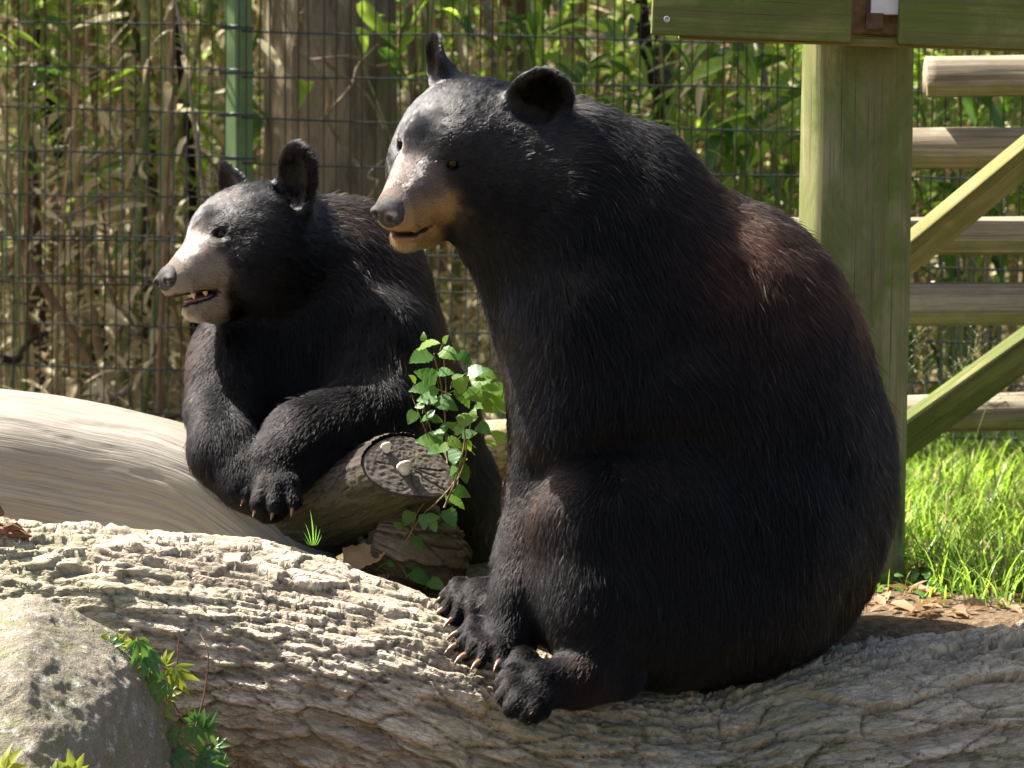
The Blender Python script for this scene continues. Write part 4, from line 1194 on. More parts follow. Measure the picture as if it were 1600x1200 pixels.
    for k in range(30):
        a = rng.uniform(0, 2 * pi); d = np.array([cos(a), rng.normal(0, .4), sin(a) * .6]); L = rng.uniform(.035, .06)
        place('leaf', meshes[(1, int(rng.integers(4)))], root, W(750 + rng.normal(0, 17), 632 + rng.normal(0, 26), 1.25 + rng.normal(0, .04)), orient(d, np.array([0, -.5, .8]) + rng.normal(0, .3, 3)), L)

def build_creeper():
    rng = np.random.default_rng(14)
    ms = [leaf_material('creeper_leaf', (.05, .14, .03), (.10, .20, .03), .4, .4, (.18, .36, .04)), leaf_material('yellow_creeper_leaf', (.16, .24, .03), (.30, .33, .03), .45, .45, (.42, .45, .05))]
    st = plain('creeper_stem', (.20, .10, .05), .6, .3, .3, 60)
    Y = -.31
    root = empty('creeper', W(300, 1230, Y), 'green creeper with five-fingered leaves climbing between boulder and log', 'creeper')
    for pts in ([(345, 1230), (300, 1150), (272, 1100), (262, 1055), (235, 1020), (190, 995), (150, 982), (125, 985)], [(262, 1100), (276, 1040), (280, 985)], [(300, 1160), (320, 1080), (325, 1020), (310, 985)], [(262, 1120), (290, 1160), (330, 1190)], [(255, 1080), (225, 1050), (215, 1030)]):
        C = catmull([W(x, y, Y + .012 * sin(x)) for x, y in pts], 18); V, F = tube_vf(C, np.linspace(.0020, .001, 18), 6)
        obj('stem', mesh_from('stem', rel(V, root), F, mat=st), root)
    def palm(kind, v):
        parts = []
        for k, a in enumerate((-78, -40, 0, 40, 78)):
            L = (.62, .86, 1.0, .86, .62)[k]; vf = lance_vf(L, .40, .18 + .1 * v, .2, 5); a = radians(a)
            R = np.array([[cos(a), -sin(a), 0], [sin(a), cos(a), 0], [0, 0, 1]])
            parts.append((vf[0] @ R.T + np.array([.06 * cos(a), .06 * sin(a), 0]), vf[1]))
        return leaf_mesh('leaf', joinvf(parts), ms[kind], rng.random())
    M = {(k, v): palm(k, v) for k in (0, 1) for v in range(3)}
    for (x, y, s, ang, k) in ((178, 1007, 30, 20, 0), (223, 1015, 42, -60, 0), (236, 1037, 48, -50, 0), (213, 1040, 40, 200, 1), (279, 1060, 46, -70, 1), (244, 1073, 46, 210, 0), (256, 1113, 34, -20, 1), (325, 1128, 34, 60, 0), (310, 1152, 50, -80, 0), (284, 1184, 40, -30, 0),
                              (326, 1188, 42, -20, 0), (15, 1190, 40, 60, 1), (112, 1195, 36, 100, 1), (147, 991, 28, 170, 1), (205, 1010, 26, 100, 1), (262, 1030, 26, 60, 1), (246, 1135, 28, 230, 0), (345, 1165, 26, 10, 0), (300, 1120, 26, 120, 0), (190, 1000, 22, 60, 1), (270, 1150, 26, 200, 0), (332, 1205, 38, -40, 0), (268, 1085, 26, 30, 1), (228, 1060, 26, 180, 0), (160, 1000, 20, -60, 1), (90, 1205, 30, 60, 1), (350, 1195, 30, 30, 0)):
        a = radians(ang); d = np.array([cos(a), -.25, sin(a)]); yy = Y - .05 + rng.normal(0, .015) if x > 125 else -.78
        place('leaf', M[(k, int(rng.integers(3)))], root, W(x, y, yy) - d * S(0, s) * .35, orient(d, np.array([rng.normal(0, .3), -.8, .6])), S(0, s) * .95)
    # dry curled leaves and twigs caught on the bark
    dm = leaf_material('dead_leaf', (.26, .15, .06), (.42, .26, .11), .25, .6)
    for (x, y, Y, s, ang, lab) in ((570, 868, .13, 70, 10, 'large dry brown leaf lying below the sawn log, left one of two'), (612, 872, .15, 60, 35, 'dry brown leaf below the sawn log, beside the larger dead leaf'), (266, 768, .245, 17, 20, 'tiny orange leaf scrap lying alone on the bare pale log')):
        a = radians(ang); d = np.array([cos(a), -.2, sin(a)])
        me = leaf_mesh('dead_leaf', heart_vf(1.0, .1), dm, rng.random()); V = np.array([v.co[:] for v in me.vertices]); V[:, 2] += .12 * np.sin(V[:, 0] * 7) * np.cos(V[:, 1] * 6)
        me.vertices.foreach_set('co', V.astype(np.float32).ravel())
        o = bpy.data.objects.new('dead_leaf', me); COL.objects.link(o); R = orient(d, np.array([.1, -.7, .7])) * S(0, s)
        M4 = Matrix([[*R[0], 0], [*R[1], 0], [*R[2], 0], [0, 0, 0, 1]]); M4.translation = Vector(W(x, y, Y) - d * S(0, s) * .5); o.matrix_world = M4
        tag(o, lab, 'leaf', 'fallen leaves on the logs')
    # a tuft of grass on the log by the paw
    gm = leaf_material('tuft_blade', (.07, .20, .03), (.14, .28, .04), .5, .4)
    root = empty('grass_tuft', W(488, 850, .02), 'small grass tuft sprouting on the log under the paw', 'grass tuft')
    for (dx, h, lean) in ((-4, 34, -.25), (2, 52, .12), (6, 30, .5), (10, 26, .9), (-8, 24, -.7), (16, 18, 1.3), (-14, 14, -1.2)):
        vf = lance_vf(1, .055, .18, .2, 6); L = S(0, h) * 1.1
        d = np.array([lean * .5, -.2, 1.0]); place('blade', leaf_mesh('blade', vf, gm, rng.random()), root, W(488 + dx * .4, 852, .02), orient(d, (1, -1, .2)), L)

def build_grass():
    rng = np.random.default_rng(23)
    gm = leaf_material('grass_blade', (.25, .40, .04), (.38, .53, .075), .64, .36, (.32, .52, .04))
    n = 10500
    Y = rng.uniform(.40, 2.75, n * 2); X = rng.uniform(.32, 2.1, n * 2)
    edge = .70 - np.clip((X - .82) * 3, 0, .28) + .25 * np.sin(X * 9) * .4 + .35 * (fbm2(X * 4, Y * 4, 2, 3) - .5) - np.clip(X - .75, 0, 1) * .55
    k = (Y > edge) | (rng.random(2 * n) < np.where(X > .80, .45, .06)); X, Y = X[k][:n], Y[k][:n]; n = len(X)
    P = np.stack([X, Y, ground_z(X, Y) - .004], 1)
    tall = (.5 + .9 * fbm2(X * 3.2, Y * 3.2, 3, 12)) * np.where(Y > edge[k][:n], 1, .45)
    L = rng.uniform(.07, .165, n) * tall * (1 + .25 * np.clip(Y - 1.8, 0, 1))
    nb = 5; t = np.linspace(0, 1, nb)
    az = rng.uniform(0, 2 * pi, n); bend = rng.uniform(.1, .95, n); lean = rng.uniform(.0, .5, n)
    hd = np.stack([np.cos(az), np.sin(az), 0 * az], 1); sd = np.stack([-np.sin(az), np.cos(az), 0 * az], 1)
    w = rng.uniform(.0016, .0036, n)
    V = np.zeros((n, nb, 2, 3))
    for i, tt in enumerate(t):
        c = P + L[:, None] * (hd * (lean * tt + bend * tt ** 2.4)[:, None] + np.array([0, 0, 1.0]) * (tt * (1 - .42 * bend * tt ** 2))[:, None])
        ww = (w * (1 - tt) ** .6)[:, None] * sd
        V[:, i, 0] = c - ww; V[:, i, 1] = c + ww
    F = []
    b = (np.arange(n) * nb * 2)[:, None]
    for i in range(nb - 1): F.append(b + np.array([[2 * i, 2 * i + 1, 2 * i + 3, 2 * i + 2]]))
    dm = leaf_material('dead_grass_blade', (.30, .24, .10), (.46, .38, .18), .4, .5); dk = leaf_material('old_grass_blade', (.07, .17, .02), (.13, .24, .03), .5, .36, (.22, .40, .04))
    F = np.stack(F, 1); which = rng.choice(3, n, p=[.66, .11, .23])
    for w_, m_ in ((0, gm), (1, dm), (2, dk)):
        sel = np.flatnonzero(which == w_)
        Vs = V[sel].reshape(-1, 3); Fs = (F[sel] - (sel * nb * 2)[:, None, None] + (np.arange(len(sel)) * nb * 2)[:, None, None]).reshape(-1, 4)
        me = mesh_from('grass', Vs, Fs, mat=m_); set_float(me, 'rnd', np.repeat(rng.random(len(sel)), nb * 2))
        tag(obj('grass', me), kind='stuff')
    # flowering grass stalks standing above the rest
    sm = plain('seed_stalk', (.16, .20, .06), .6, .3, .2, 60); hm = plain('seed_head', (.20, .22, .09), .7, .2, .3, 80)
    protos = []
    for v in range(4):
        Hh = .30 + .05 * v
        C = catmull([(0, 0, 0), (.015, 0, Hh * .5), (.05, .01, Hh)], 8); protos.append(tube_vf(C, np.linspace(.0014, .0007, 8), 5))
    for i in range(26):
        x = rng.uniform(.62, 1.15); y = rng.uniform(1.5, 2.5); v = i % 4
        o = empty('seed_grass', (x, y, float(ground_z(x, y)))); tag(o, 'thin flowering grass stalk with loose seed head by the ladder', 'grass stalk', 'flowering grass stalks by the ladder')
        if i < 4: me1 = mesh_from('stalk', *protos[v], mat=sm); protos[v] = (protos[v][0], protos[v][1], me1)
        me1 = protos[v][2]
        a = obj('stalk', me1, o)
        if i < 4:
            parts = []
            top = protos[v][0]; Hh = .30 + .05 * v
            for q in range(16):
                tt = .72 + .28 * q / 15; az = q * 2.4; L = .030 * (1.1 - .6 * (q / 15))
                c = np.array([.05 * tt ** 2, .01 * tt, Hh * tt]); e = c + np.array([cos(az) * L, sin(az) * L, L * .8])
                parts.append(tube_vf([c, e], [.0005, .0005], 4)); parts.append(tube_vf([e, e + (e - c) * .12, e + (e - c) * .30], [.0007, .0017, .0004], 5))
            me2 = mesh_from('seed_head', *joinvf(parts), mat=hm); protos[v] = protos[v] + (me2,)
        obj('seed_head', protos[v][3], o)
        o.rotation_euler = (0, rng.normal(0, .12), rng.uniform(0, 6.28))
    # low weeds and dry leaf litter at the foot of the post
    lm = leaf_material('litter_leaf', (.12, .065, .03), (.30, .18, .085), .2, .65)
    n = 600
    X = rng.uniform(.25, 2.0, n); Y = rng.uniform(.28, 1.05, n)
    vf = lance_vf(1, .42, .2, .25, 3)
    R = rand_frames(rng, n, rng.normal(0, 1, (n, 3)) * np.array([1, 1, .15]), .28)
    V, F, rd = scatter_leaves(vf, np.stack([X, Y, ground_z(X, Y) + .008], 1), R, rng.uniform(.03, .075, n), rng.random(n))
    me = mesh_from('leaf_litter', V, F, mat=lm); set_float(me, 'rnd', rd); tag(obj('leaf_litter', me), kind='stuff')
    wm = leaf_material('weed_leaf', (.04, .12, .02), (.09, .19, .03), .4, .4)
    n = 260
    X = rng.uniform(.55, 1.2, n); Y = rng.uniform(.42, 1.0, n)
    V, F, rd = scatter_leaves(lance_vf(1, .6, .3, .2, 4), np.stack([X, Y, ground_z(X, Y) + rng.uniform(.005, .04, n)], 1), rand_frames(rng, n, rng.normal(0, 1, (n, 3)) * np.array([1, 1, .3]), .4), rng.uniform(.015, .035, n), rng.random(n))
    me = mesh_from('ground_weeds', V, F, mat=wm); set_float(me, 'rnd', rd); tag(obj('ground_weeds', me), kind='stuff')
    # fallen twig in the grass
    C = catmull([W(1470, 880, 1.0), W(1512, 899, .95), W(1550, 915, .9), W(1600, 928, .87), W(1680, 930, .85)], 20)
    V, F = tube_vf(C, np.linspace(.003, .005, 20), 6)
    me = mesh_from('twig', V, F, mat=plain('dark_twig', (.05, .035, .025), .8, .2, .3, 60)); tag(obj('twig', me), 'thin dark twig lying across the sunny grass', 'twig')

# ------------------------------------------------------------------ the bamboo thicket and trees beyond the fence
def build_thicket():
    rng = np.random.default_rng(77)
    canes = [plain('dry_cane', (.42, .30, .15), .6, .3, .35, 14), plain('brown_cane', (.24, .15, .078), .7, .25, .4, 14), plain('olive_cane', (.20, .22, .075), .5, .4, .3, 14), plain('grey_cane', (.23, .195, .15), .75, .2, .35, 14)]
    dry = leaf_material('dry_bamboo_leaf', (.40, .26, .12), (.68, .54, .32), .42, .55)
    grn = leaf_material('green_bamboo_leaf', (.10, .21, .025), (.24, .39, .045), .58, .28, (.44, .66, .06))
    org = leaf_material('orange_leaf', (.36, .14, .035), (.48, .24, .08), .4, .5)
    lv = [lance_vf(1, .15, .25, .22, 4), lance_vf(1, .19, .5, .22, 4), lance_vf(1, .12, .1, .3, 4)]
    lm = {}
    for nm, m in (('green', grn), ('dry', dry), ('orange', org)):
        lm[nm] = [leaf_mesh('leaf', vf, m, r_) for vf in lv for r_ in (.1, .45, .8)]
    # cane shapes (3 m, slight curve, nodes) shared by the individuals
    protos = []
    for v in range(12):
        n = 26; t = np.linspace(0, 1, n); Hh = 3.2
        b = rng.normal(0, .05, 2); c2 = rng.normal(0, .03, 2)
        P = np.stack([b[0] * Hh * t ** 2 + c2[0] * np.sin(t * 5), b[1] * Hh * t ** 2 + c2[1] * np.sin(t * 4 + 1), Hh * t], 1)
        r = 1 - .45 * t; r = r * (1 + .16 * (np.arange(n) % 4 == 0))
        protos.append((P, r))
    cane_me = {}
    def cane_mesh(v, m, thick):
        key = (v, m, thick)
        if key not in cane_me:
            P, r = protos[v]; V, F = tube_vf(P, r * thick, 7, False); cane_me[key] = mesh_from('bamboo_cane', V, F, mat=canes[m])
        return cane_me[key]
    # foliage sprays: leafy tops, shared meshes (kind stuff)
    def spray(vf, nleaf, z0, z1, rad, seed, mat, size):
        g = np.random.default_rng(seed)
        z = g.uniform(z0, z1, nleaf); az = g.uniform(0, 2 * pi, nleaf); rr = rad * np.sqrt(g.random(nleaf))
        P = np.stack([rr * np.cos(az), rr * np.sin(az), z], 1)
        d = np.stack([np.cos(az), np.sin(az), g.normal(-.35, .35, nleaf)], 1)
        V, F, rd = scatter_leaves(vf, P, rand_frames(g, nleaf, d, .45), g.uniform(.6, 1.25, nleaf) * size, g.random(nleaf))
        # the fine twigs that carry the leaves
        me = mesh_from('foliage', V, F, mat=mat); set_float(me, 'rnd', rd); return me
    tops = [spray(lv[k % 3], 85, 1.9, 3.3, .42, 100 + k, grn, .14) for k in range(5)]
    mids = [spray(lv[k % 3], 46, .75, 1.9, .30, 200 + k, grn, .125) for k in range(6)]
    drys = [spray(lv[k % 3], 34, .1, 1.7, .26, 300 + k, dry, .13) for k in range(6)]
    n = 330
    X = np.concatenate([rng.uniform(-2.3, 2.5, n)]); Yd = 2.95 + 3.6 * rng.random(n) ** 1.35
    X = X * (1 + (Yd - 3) * .11)
    order = np.argsort(Yd)
    nleafy = 0
    for k, i in enumerate(order):
        x, y = X[i], Yd[i]
        px = 800 + x / (y + 6) * FPX                                  # where it stands across the fence
        right = np.clip((px - 560) / 500, 0, 1)
        if 700 < px < 1420 and y < 3.5 and rng.random() < .55: continue
        if 395 < px < 640 and y < 3.7 and (y > 3.02 or rng.random() < .75): continue
        m = int(rng.choice(4, p=[.34, .30, .22, .14] if right < .5 else [.26, .22, .38, .14]))
        th = float(rng.choice([.006, .0085, .011, .0145], p=[.3, .35, .25, .1]))
        o = obj('bamboo_cane', cane_mesh(int(rng.integers(12)), m, th), None, (x, y, float(ground_z(x, y)) - .05))
        lean = rng.normal(0, .05) if rng.random() < .8 else rng.normal(0, .35)
        o.rotation_euler = (rng.normal(0, .05), lean, rng.uniform(0, 6.28)) if abs(lean) < .15 else (rng.normal(0, .1), lean, 0)
        o.scale = (1, 1, rng.uniform(.62, .95))
        tone = ('straw-coloured', 'brown', 'olive green', 'grey')[m]
        zone = ('at the fence end', 'left of the green post', 'beside the green post', 'behind the smaller bear', 'near the big trunk', 'between the heads of the bears', 'behind the head of the big bear', 'behind the back of the big bear', 'left of the wooden post', 'behind the wooden post', 'behind the ladder')[int(np.clip(np.searchsorted([90, 220, 350, 450, 560, 680, 850, 1050, 1250, 1420], px), 0, 10))]
        size = {.006: 'thin', .0085: 'slim', .011: 'stout', .0145: 'thick'}[th]
        far = 'close' if y < 3.7 else ('farther in' if y < 5 else 'deep in')
        leafy = rng.random() < (.26 + .50 * right)
        tag(o, f'{size} {tone.split("-")[0].split()[0]} {"bamboo cane" if abs(lean) < .15 else "slanting cane"} {"with green leaves " if leafy else ""}{zone}, {far}', 'bamboo', 'bamboo canes beyond the fence')
        f = None
        if leafy:
            f = obj('foliage', mids[int(rng.integers(6))], o); f['kind'] = 'stuff'; f.rotation_euler = (0, 0, rng.uniform(0, 6.28))
            f.scale = (1, 1, rng.uniform(.85, 1.2))
        if rng.random() < (.30 if px < 600 else .05):
            f = obj('foliage', tops[int(rng.integers(5))], o); f['kind'] = 'stuff'; f.rotation_euler = (0, 0, rng.uniform(0, 6.28))
        if rng.random() < .85 - .35 * right:
            f = obj('foliage', drys[int(rng.integers(6))], o); f['kind'] = 'stuff'; f.rotation_euler = (0, 0, rng.uniform(0, 6.28))
        if y < 3.75:                                                  # the nearest canes: single leaves, each a part
            for q in range(int(rng.integers(4, 9))):
                kind = rng.choice(['green', 'dry', 'orange'], p=[.62, .30, .08] if px > 560 else [.25, .66, .09])
                z = rng.uniform(.25, 1.45) if px > 560 else rng.uniform(.55, 1.45)
                if kind == 'dry': z = rng.uniform(.2, 1.4)
                az = rng.uniform(0, 2 * pi); d = np.array([cos(az), sin(az), rng.normal(-.4, .5)])
                l = bpy.data.objects.new('leaf', lm[kind][int(rng.integers(9))]); COL.objects.link(l); l.parent = o
                R = orient(d, np.array([0, 0, 1]) + rng.normal(0, .5, 3)) * rng.uniform(.08, .16)
                off = np.array([cos(az), sin(az), 0]) * rng.uniform(.0, .09)
                M = Matrix([[*R[0], off[0]], [*R[1], off[1]], [*R[2], z], [0, 0, 0, 1]]); l.matrix_local = M
    # fallen and slanting dead branches
    bm_ = plain('dead_branch', (.24, .18, .11), .75, .2, .35, 20); db = plain('dark_branch', (.045, .034, .026), .85, .15, .35, 20)
    brs = [((75, 345), (195, 300), 2.95, .008, 0, 'thin pale dead branch slanting behind the fence above the pale log, upper one'), ((140, 385), (300, 620), 3.05, .007, 0, 'long pale dead branch slanting down behind the fence to the right'), ((0, 560), (75, 520), 2.95, .013, 1, 'dark dead stick slanting up at the far left behind the fence'),
           ((140, 640), (205, 600), 2.85, .014, 0, 'thick pale broken stick leaning just above the pale log'), ((20, 470), (130, 495), 3.0, .006, 0, 'thin level dead twig behind the fence low at the left'), ((130, 260), (200, 220), 3.0, .008, 0, 'pale broken bamboo piece slanting left of the fence post'),
           ((470, 20), (600, 200), 2.9, .006, 0, 'thin straw stem slanting across the big trunk, upper left'), ((480, 95), (640, 90), 2.9, .005, 0, 'level straw stem across the big trunk'), ((500, 190), (590, 70), 2.9, .006, 0, 'straw stem slanting up across the big trunk'), ((460, 70), (560, 260), 2.88, .008, 0, 'broad dry stem slanting down across the big trunk'),
           ((455, 250), (480, 0), 2.88, .006, 0, 'upright straw stem along the left side of the big trunk'), ((560, 330), (600, 250), 2.88, .005, 0, 'short straw stem at the right foot of the big trunk'), ((700, 440), (690, 400), 3.0, .005, 0, 'bent straw stem in the gap between the bears')]
    for (a, b, Y, r, dk, lab) in brs:
        A, B = W(*a, Y), W(*b, Y + .08); C = catmull([A, A * .6 + B * .4 + rng.normal(0, .015, 3), A * .3 + B * .7 + rng.normal(0, .015, 3), B], 14)
        V, F = tube_vf(C, np.linspace(r, r * .6, 14), 7); o = obj('dead_branch', mesh_from('dead_branch', V, F, mat=db if dk else bm_)); tag(o, lab, 'branch')
    # trees
    def trunk_mat(name, c, scale=1.0):
        N = Nodes(name); v = N.coord('Object', (14, 14, 2.2)); a = N.noise(v, 1.5, 6, .65, .4); b = N.noise(N.coord('Object', (40, 40, 8)), 1.5, 5, .6)
        N.base(N.mix(N.ramp(a, [(.35, (0, 0, 0)), (.65, (1, 1, 1))]), tuple(q * .45 for q in c), N.mix(b, c, tuple(q * 1.35 for q in c))), .9, .12); N.bump(N.math('ADD', a, b), .9, .03); return N.m
    big_m = trunk_mat('fibrous_bark', (.31, .245, .16)); dk_m = trunk_mat('dark_bark', (.040, .031, .026)); br_m = trunk_mat('brown_bark_tree', (.17, .105, .06))
    crown_leaf = [leaf_material('tree_leaf', (.045, .10, .02), (.10, .17, .03), .45, .4)]
    def crown(center, rad, n, seed):
        g = np.random.default_rng(seed); cl = g.normal(0, 1, (14, 3)); cl = center + cl / np.linalg.norm(cl, axis=1)[:, None] * rad * g.uniform(.25, .85, 14)[:, None]
        P = cl[g.integers(14, size=n)] + g.normal(0, 1, (n, 3)) * rad * .20
        d = g.normal(0, 1, (n, 3)); d[:, 2] -= .3
        return scatter_leaves(lance_vf(1, .45, .2, .2, 3), P, rand_frames(g, n, d, .7), g.uniform(.09, .17, n), g.random(n))
    def tree(label, pts, r0, r1, m, cz=None, seed=0, rad=(1.7, 1.7, 1.2), nl=2600, lump=0.0):
        root = empty('tree', np.array([pts[0][0], pts[0][1], float(ground_z(pts[0][0], pts[0][1])) - .1]), label, 'tree')
        C = catmull(pts, 60); nv = 40 if lump else 12
        Rr = np.linspace(r0, r1, 60)
        T, Nn, B = frames(C); th = np.arange(nv) * 2 * pi / nv
        zz, tt = np.meshgrid(np.arange(60), th, indexing='ij')
        w = 1 + lump * (np.cos(tt * 5 + .3 * np.sin(zz * .2)) * .5 + np.cos(tt * 9 + 1) * .35 + (noise2(tt * 3, zz * .12, seed) - .5))
        V = C[:, None] + (Rr[:, None] * w)[..., None] * (np.cos(th)[None, :, None] * Nn[:, None] + np.sin(th)[None, :, None] * B[:, None])
        obj('trunk', mesh_from('trunk', rel(V.reshape(-1, 3), root), grid_faces(60, nv, True)[:, ::-1], mat=m), root)
        if cz is not None:
            top = np.array(pts[-1])
            g = np.random.default_rng(seed)
            for q in range(5):
                a = q * 1.26 + g.uniform(0, .5); e = top + np.array([cos(a) * rad[0] * .8, sin(a) * rad[1] * .8, cz * .8 * g.uniform(.4, 1.2)])
                s0 = C[int(60 * g.uniform(.7, .95))]
                Vb, Fb = tube_vf(catmull([s0, (s0 + e) / 2 + np.array([0, 0, .15]), e], 8), np.linspace(r1 * .6, r1 * .15, 8), 6); obj('limb', mesh_from('limb', rel(Vb, root), Fb, mat=m), root)
            V, F, rd = crown(top + np.array([0, 0, cz * .6]), np.array(rad), nl, seed)
            me = mesh_from('crown', rel(V, root), F, mat=crown_leaf[0]); set_float(me, 'rnd', rd); obj('crown', me, root)
        return root
    gz = lambda x, y: float(ground_z(x, y))
    def col(px, Y, z): return np.array([(px - 800) / FPX * (Y + 6), Y, z])
    tree('massive dark fibrous tree trunk behind the fence between the heads of the bears', [col(516, 3.25, gz(-.6, 3.25) - .1), col(516, 3.25, 1.5), col(520, 3.3, 3.5), col(525, 3.4, 6.2)], .200, .16, big_m, 2.0, 51, (1.8, 1.5, 1.2), 800, .05)
    tree('brown slender tree trunk at the far left behind the fence', [col(62, 3.9, .4), col(50, 3.9, 1.0), col(36, 3.9, 1.7), col(20, 4.0, 3.6)], .030, .022, br_m, 1.0, 52, (1.0, .8, .8), 500)
    tree('dark leaning trunk crossing behind the slender brown one at the left', [col(165, 4.5, .4), col(110, 4.5, 1.1), col(60, 4.5, 1.6), col(-60, 4.6, 3.2)], .034, .026, dk_m, 1.0, 53, (1.0, .8, .8), 500)
    tree('olive brown trunk with furrows left of the green fence post', [col(235, 4.2, .4), col(222, 4.2, 1.2), col(205, 4.2, 1.7), col(190, 4.3, 4.0)], .052, .038, trunk_mat('olive_bark', (.13, .10, .055)), 1.2, 54, (1.2, 1.0, .9), 700)
    tree('thin black stem leaning left just beside the fence post', [col(302, 3.6, .4), col(300, 3.6, 1.18), col(280, 3.6, 1.6), col(262, 3.6, 2.6)], .014, .010, dk_m, .6, 55, (.6, .5, .5), 200)
    tree('dark forked trunk rising behind the back of the big bear', [col(1062, 3.5, .4), col(1040, 3.5, 1.3), col(1010, 3.5, 1.52), col(972, 3.5, 2.2)], .026, .018, dk_m, .8, 56, (.8, .8, .6), 110)
    tree('grey upright trunk touching the dark forked one behind the big bear', [col(1036, 3.75, .4), col(1034, 3.75, 1.3), col(1036, 3.8, 1.7), col(1040, 3.9, 3.2)], .034, .026, trunk_mat('grey_bark', (.12, .10, .075)), 1.0, 57, (.9, .9, .7), 160)
    tree('dark brown trunk between the ears of the big bear and the beam', [col(800, 4.6, .4), col(802, 4.6, 1.4), col(806, 4.6, 3.2)], .05, .04, br_m, 1.0, 58, (1.1, 1.0, .8), 200)
    # tall trees standing outside the picture on the sunny side; their crowns dapple the thicket
    for q, (x, y, hh, rad, nl) in enumerate(((-4.6, 5.0, 5.6, (1.1, 1.0, .9), 900), (-6.4, 7.0, 7.5, (1.8, 1.6, 1.4), 1300))):
        tree(('tall woodland tree outside the picture, nearest to the fence', 'tall woodland tree outside the picture, farthest to the side', 'tall woodland tree outside the picture, deepest in the wood')[q], [(x, y, gz(x, y) - .1), (x + .1, y, 3), (x, y + .1, hh)], .18, .11, big_m, 1.8, 60 + q, rad, nl, .04)
    # broad-leaved shrubs in the bright part beyond the fence
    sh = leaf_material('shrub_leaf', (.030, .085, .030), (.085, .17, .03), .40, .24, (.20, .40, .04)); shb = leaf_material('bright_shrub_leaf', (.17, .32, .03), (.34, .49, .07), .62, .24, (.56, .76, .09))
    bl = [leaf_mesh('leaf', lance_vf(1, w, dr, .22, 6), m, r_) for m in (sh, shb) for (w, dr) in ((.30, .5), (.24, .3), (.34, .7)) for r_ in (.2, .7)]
    sprots = []
    for v, (px, py, Y, nl, lab) in enumerate(((1110, 300, 3.0, 26, 'broad-leaved dark green shrub behind the fence above the back of the big bear'), (1190, 230, 3.1, 26, 'bright broad-leaved shrub behind the fence beside the wooden post'), (1225, 330, 2.9, 22, 'low glossy shrub behind the fence close to the post'), (940, 120, 3.3, 24, 'bright green shrub behind the fence right of the big ear'),
                                      (1010, 210, 3.2, 20, 'green shrub around the dark forked trunk'), (1140, 120, 3.4, 24, 'sunlit shrub behind the fence under the beam'), (1500, 350, 3.1, 26, 'dark green shrub seen through the ladder, upper'), (1480, 560, 3.0, 22, 'dark green shrub seen through the ladder, lower'), (405, 110, 3.3, 18, 'bright shrub right of the fence post'), (120, 130, 3.6, 18, 'green shrub behind the slender brown trunk'),
                                      (900, 60, 2.9, 26, 'pale green shrub at the top between the big ear and the forked trunk'), (960, 200, 2.85, 20, 'small sunlit shrub just above the shoulder of the big bear'), (1090, 60, 2.9, 26, 'sunlit shrub touching the left end of the beam'), (1160, 180, 2.85, 26, 'bright large-leaved shrub midway between the beam and the back of the bear'), (1235, 120, 2.95, 24, 'bright shrub directly left of the post under the beam'), (1230, 240, 2.85, 24, 'pale shiny-leaved shrub against the left edge of the post'), (1130, 350, 2.8, 20, 'grey-green shrub along the sloping back of the big bear'),
                                      (650, 40, 2.95, 18, 'bright green shrub left of the far ear of the big bear'), (780, 60, 3.0, 20, 'leafy shrub above the forehead of the big bear'), (20, 60, 3.0, 18, 'green shrub at the top corner by the fence end'), (1500, 150, 2.9, 20, 'shrub between the two uppermost ladder rungs'), (1500, 300, 2.9, 20, 'shrub between the second and third ladder rungs'))):
        c = W(px, py, Y); z0 = gz(c[0], Y); root = empty('shrub', (c[0], Y, z0), lab, 'shrub')
        for q in range(6):
            e = c + np.array([rng.normal(0, .10), rng.normal(0, .1), rng.normal(.02, .09)])
            V, F = tube_vf(catmull([(c[0] + rng.normal(0, .03), Y, z0 - .03), (c + np.array([rng.normal(0, .05), 0, 0])) * .5 + np.array([c[0], Y, z0]) * .5, e], 8), np.linspace(.004, .002, 8), 5); obj('stem', mesh_from('stem', rel(V, root), F, mat=canes[2]), root)
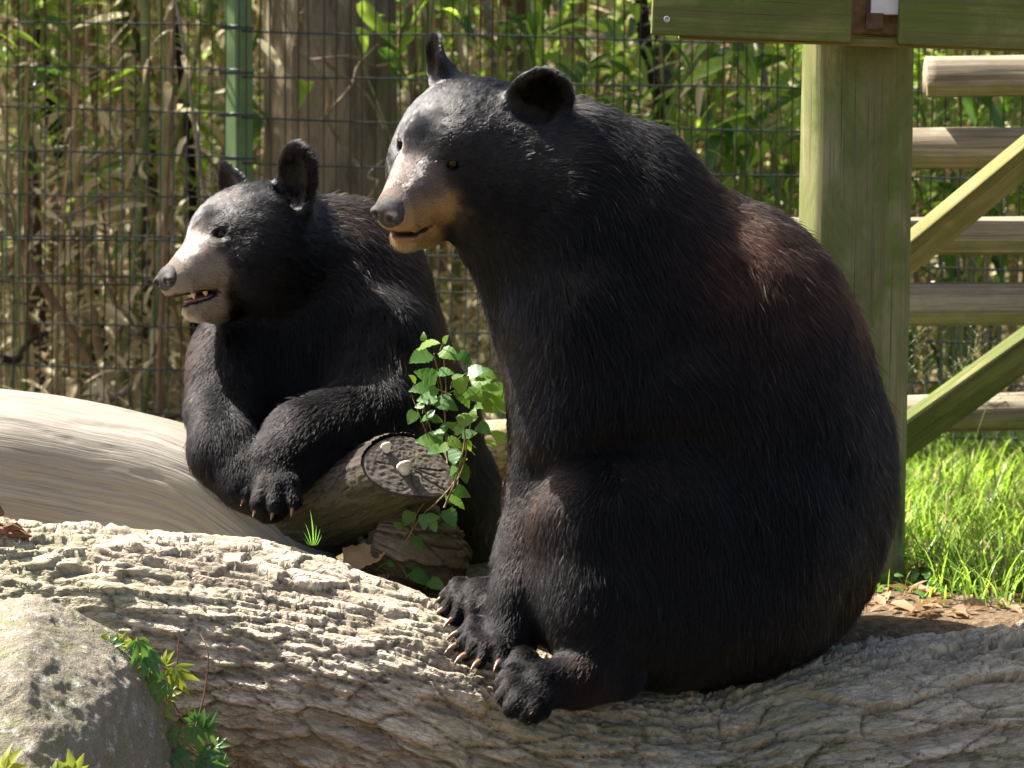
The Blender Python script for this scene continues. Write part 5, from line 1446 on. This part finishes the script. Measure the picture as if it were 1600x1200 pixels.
        for q in range(nl):
            az = rng.uniform(0, 2 * pi); d = np.array([cos(az), sin(az) * .8, rng.normal(-.25, .4)])
            p = c + np.array([rng.normal(0, .11), rng.normal(0, .09), rng.normal(0, .12)])
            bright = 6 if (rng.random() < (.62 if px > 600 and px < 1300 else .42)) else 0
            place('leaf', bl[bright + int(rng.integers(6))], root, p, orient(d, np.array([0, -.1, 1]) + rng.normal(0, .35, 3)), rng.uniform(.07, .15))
    # the far undergrowth that reads as one mass
    g = np.random.default_rng(5)
    n = 11000
    X = g.uniform(-5.5, 5.5, n); Y = g.uniform(5.2, 11, n); z = ground_z(X, Y) + g.uniform(0, 2.6, n) ** 1.1
    keep = fbm2(X * 1.6, z * 1.6 + Y, 3, 31) > .47; X, Y, z = X[keep], Y[keep], z[keep]; n = len(X)
    d = g.normal(0, 1, (n, 3)); d[:, 2] -= .4
    V, F, rd = scatter_leaves(lv[0], np.stack([X, Y, z], 1), rand_frames(g, n, d, .6), g.uniform(.14, .26, n), g.random(n))
    me = mesh_from('undergrowth', V, F, mat=grn); set_float(me, 'rnd', rd); tag(obj('undergrowth', me), kind='stuff')
    n = 700
    X = g.uniform(-5.0, 5.0, n); Y = g.uniform(5.5, 10, n); parts = []
    for x, y in zip(X, Y):
        z = gz(x, y); l = g.normal(0, .09); parts.append(tube_vf([(x, y, z - .1), (x + l * 1.2, y + g.normal(0, .1), z + 1.3), (x + l * 3.2, y, z + 3.4)], [g.uniform(.010, .018)] * 3, 5, False))
    V, F = joinvf(parts); me = mesh_from('distant_canes', V, F, mat=canes[1]); tag(obj('distant_canes', me), kind='stuff')
    n = 5200
    X = g.uniform(-3.2, 3.4, n); Y = 2.75 + 3.6 * g.random(n); z = ground_z(X, Y) + .02 + .22 * g.random(n) ** 2
    V, F, rd = scatter_leaves(lv[1], np.stack([X, Y, z], 1), rand_frames(g, n, g.normal(0, 1, (n, 3)) * np.array([1, 1, .4]), .5), g.uniform(.07, .15, n), g.random(n))
    me = mesh_from('leaf_litter', V, F, mat=dry); set_float(me, 'rnd', rd); tag(obj('leaf_litter', me), kind='stuff')
build_ground()
build_front_log()
build_pale_log()
build_cut_stump()
build_boulder()
build_platform()
build_fence()
build_thicket()
build_grass()
build_bears()
build_sapling()
build_creeper()
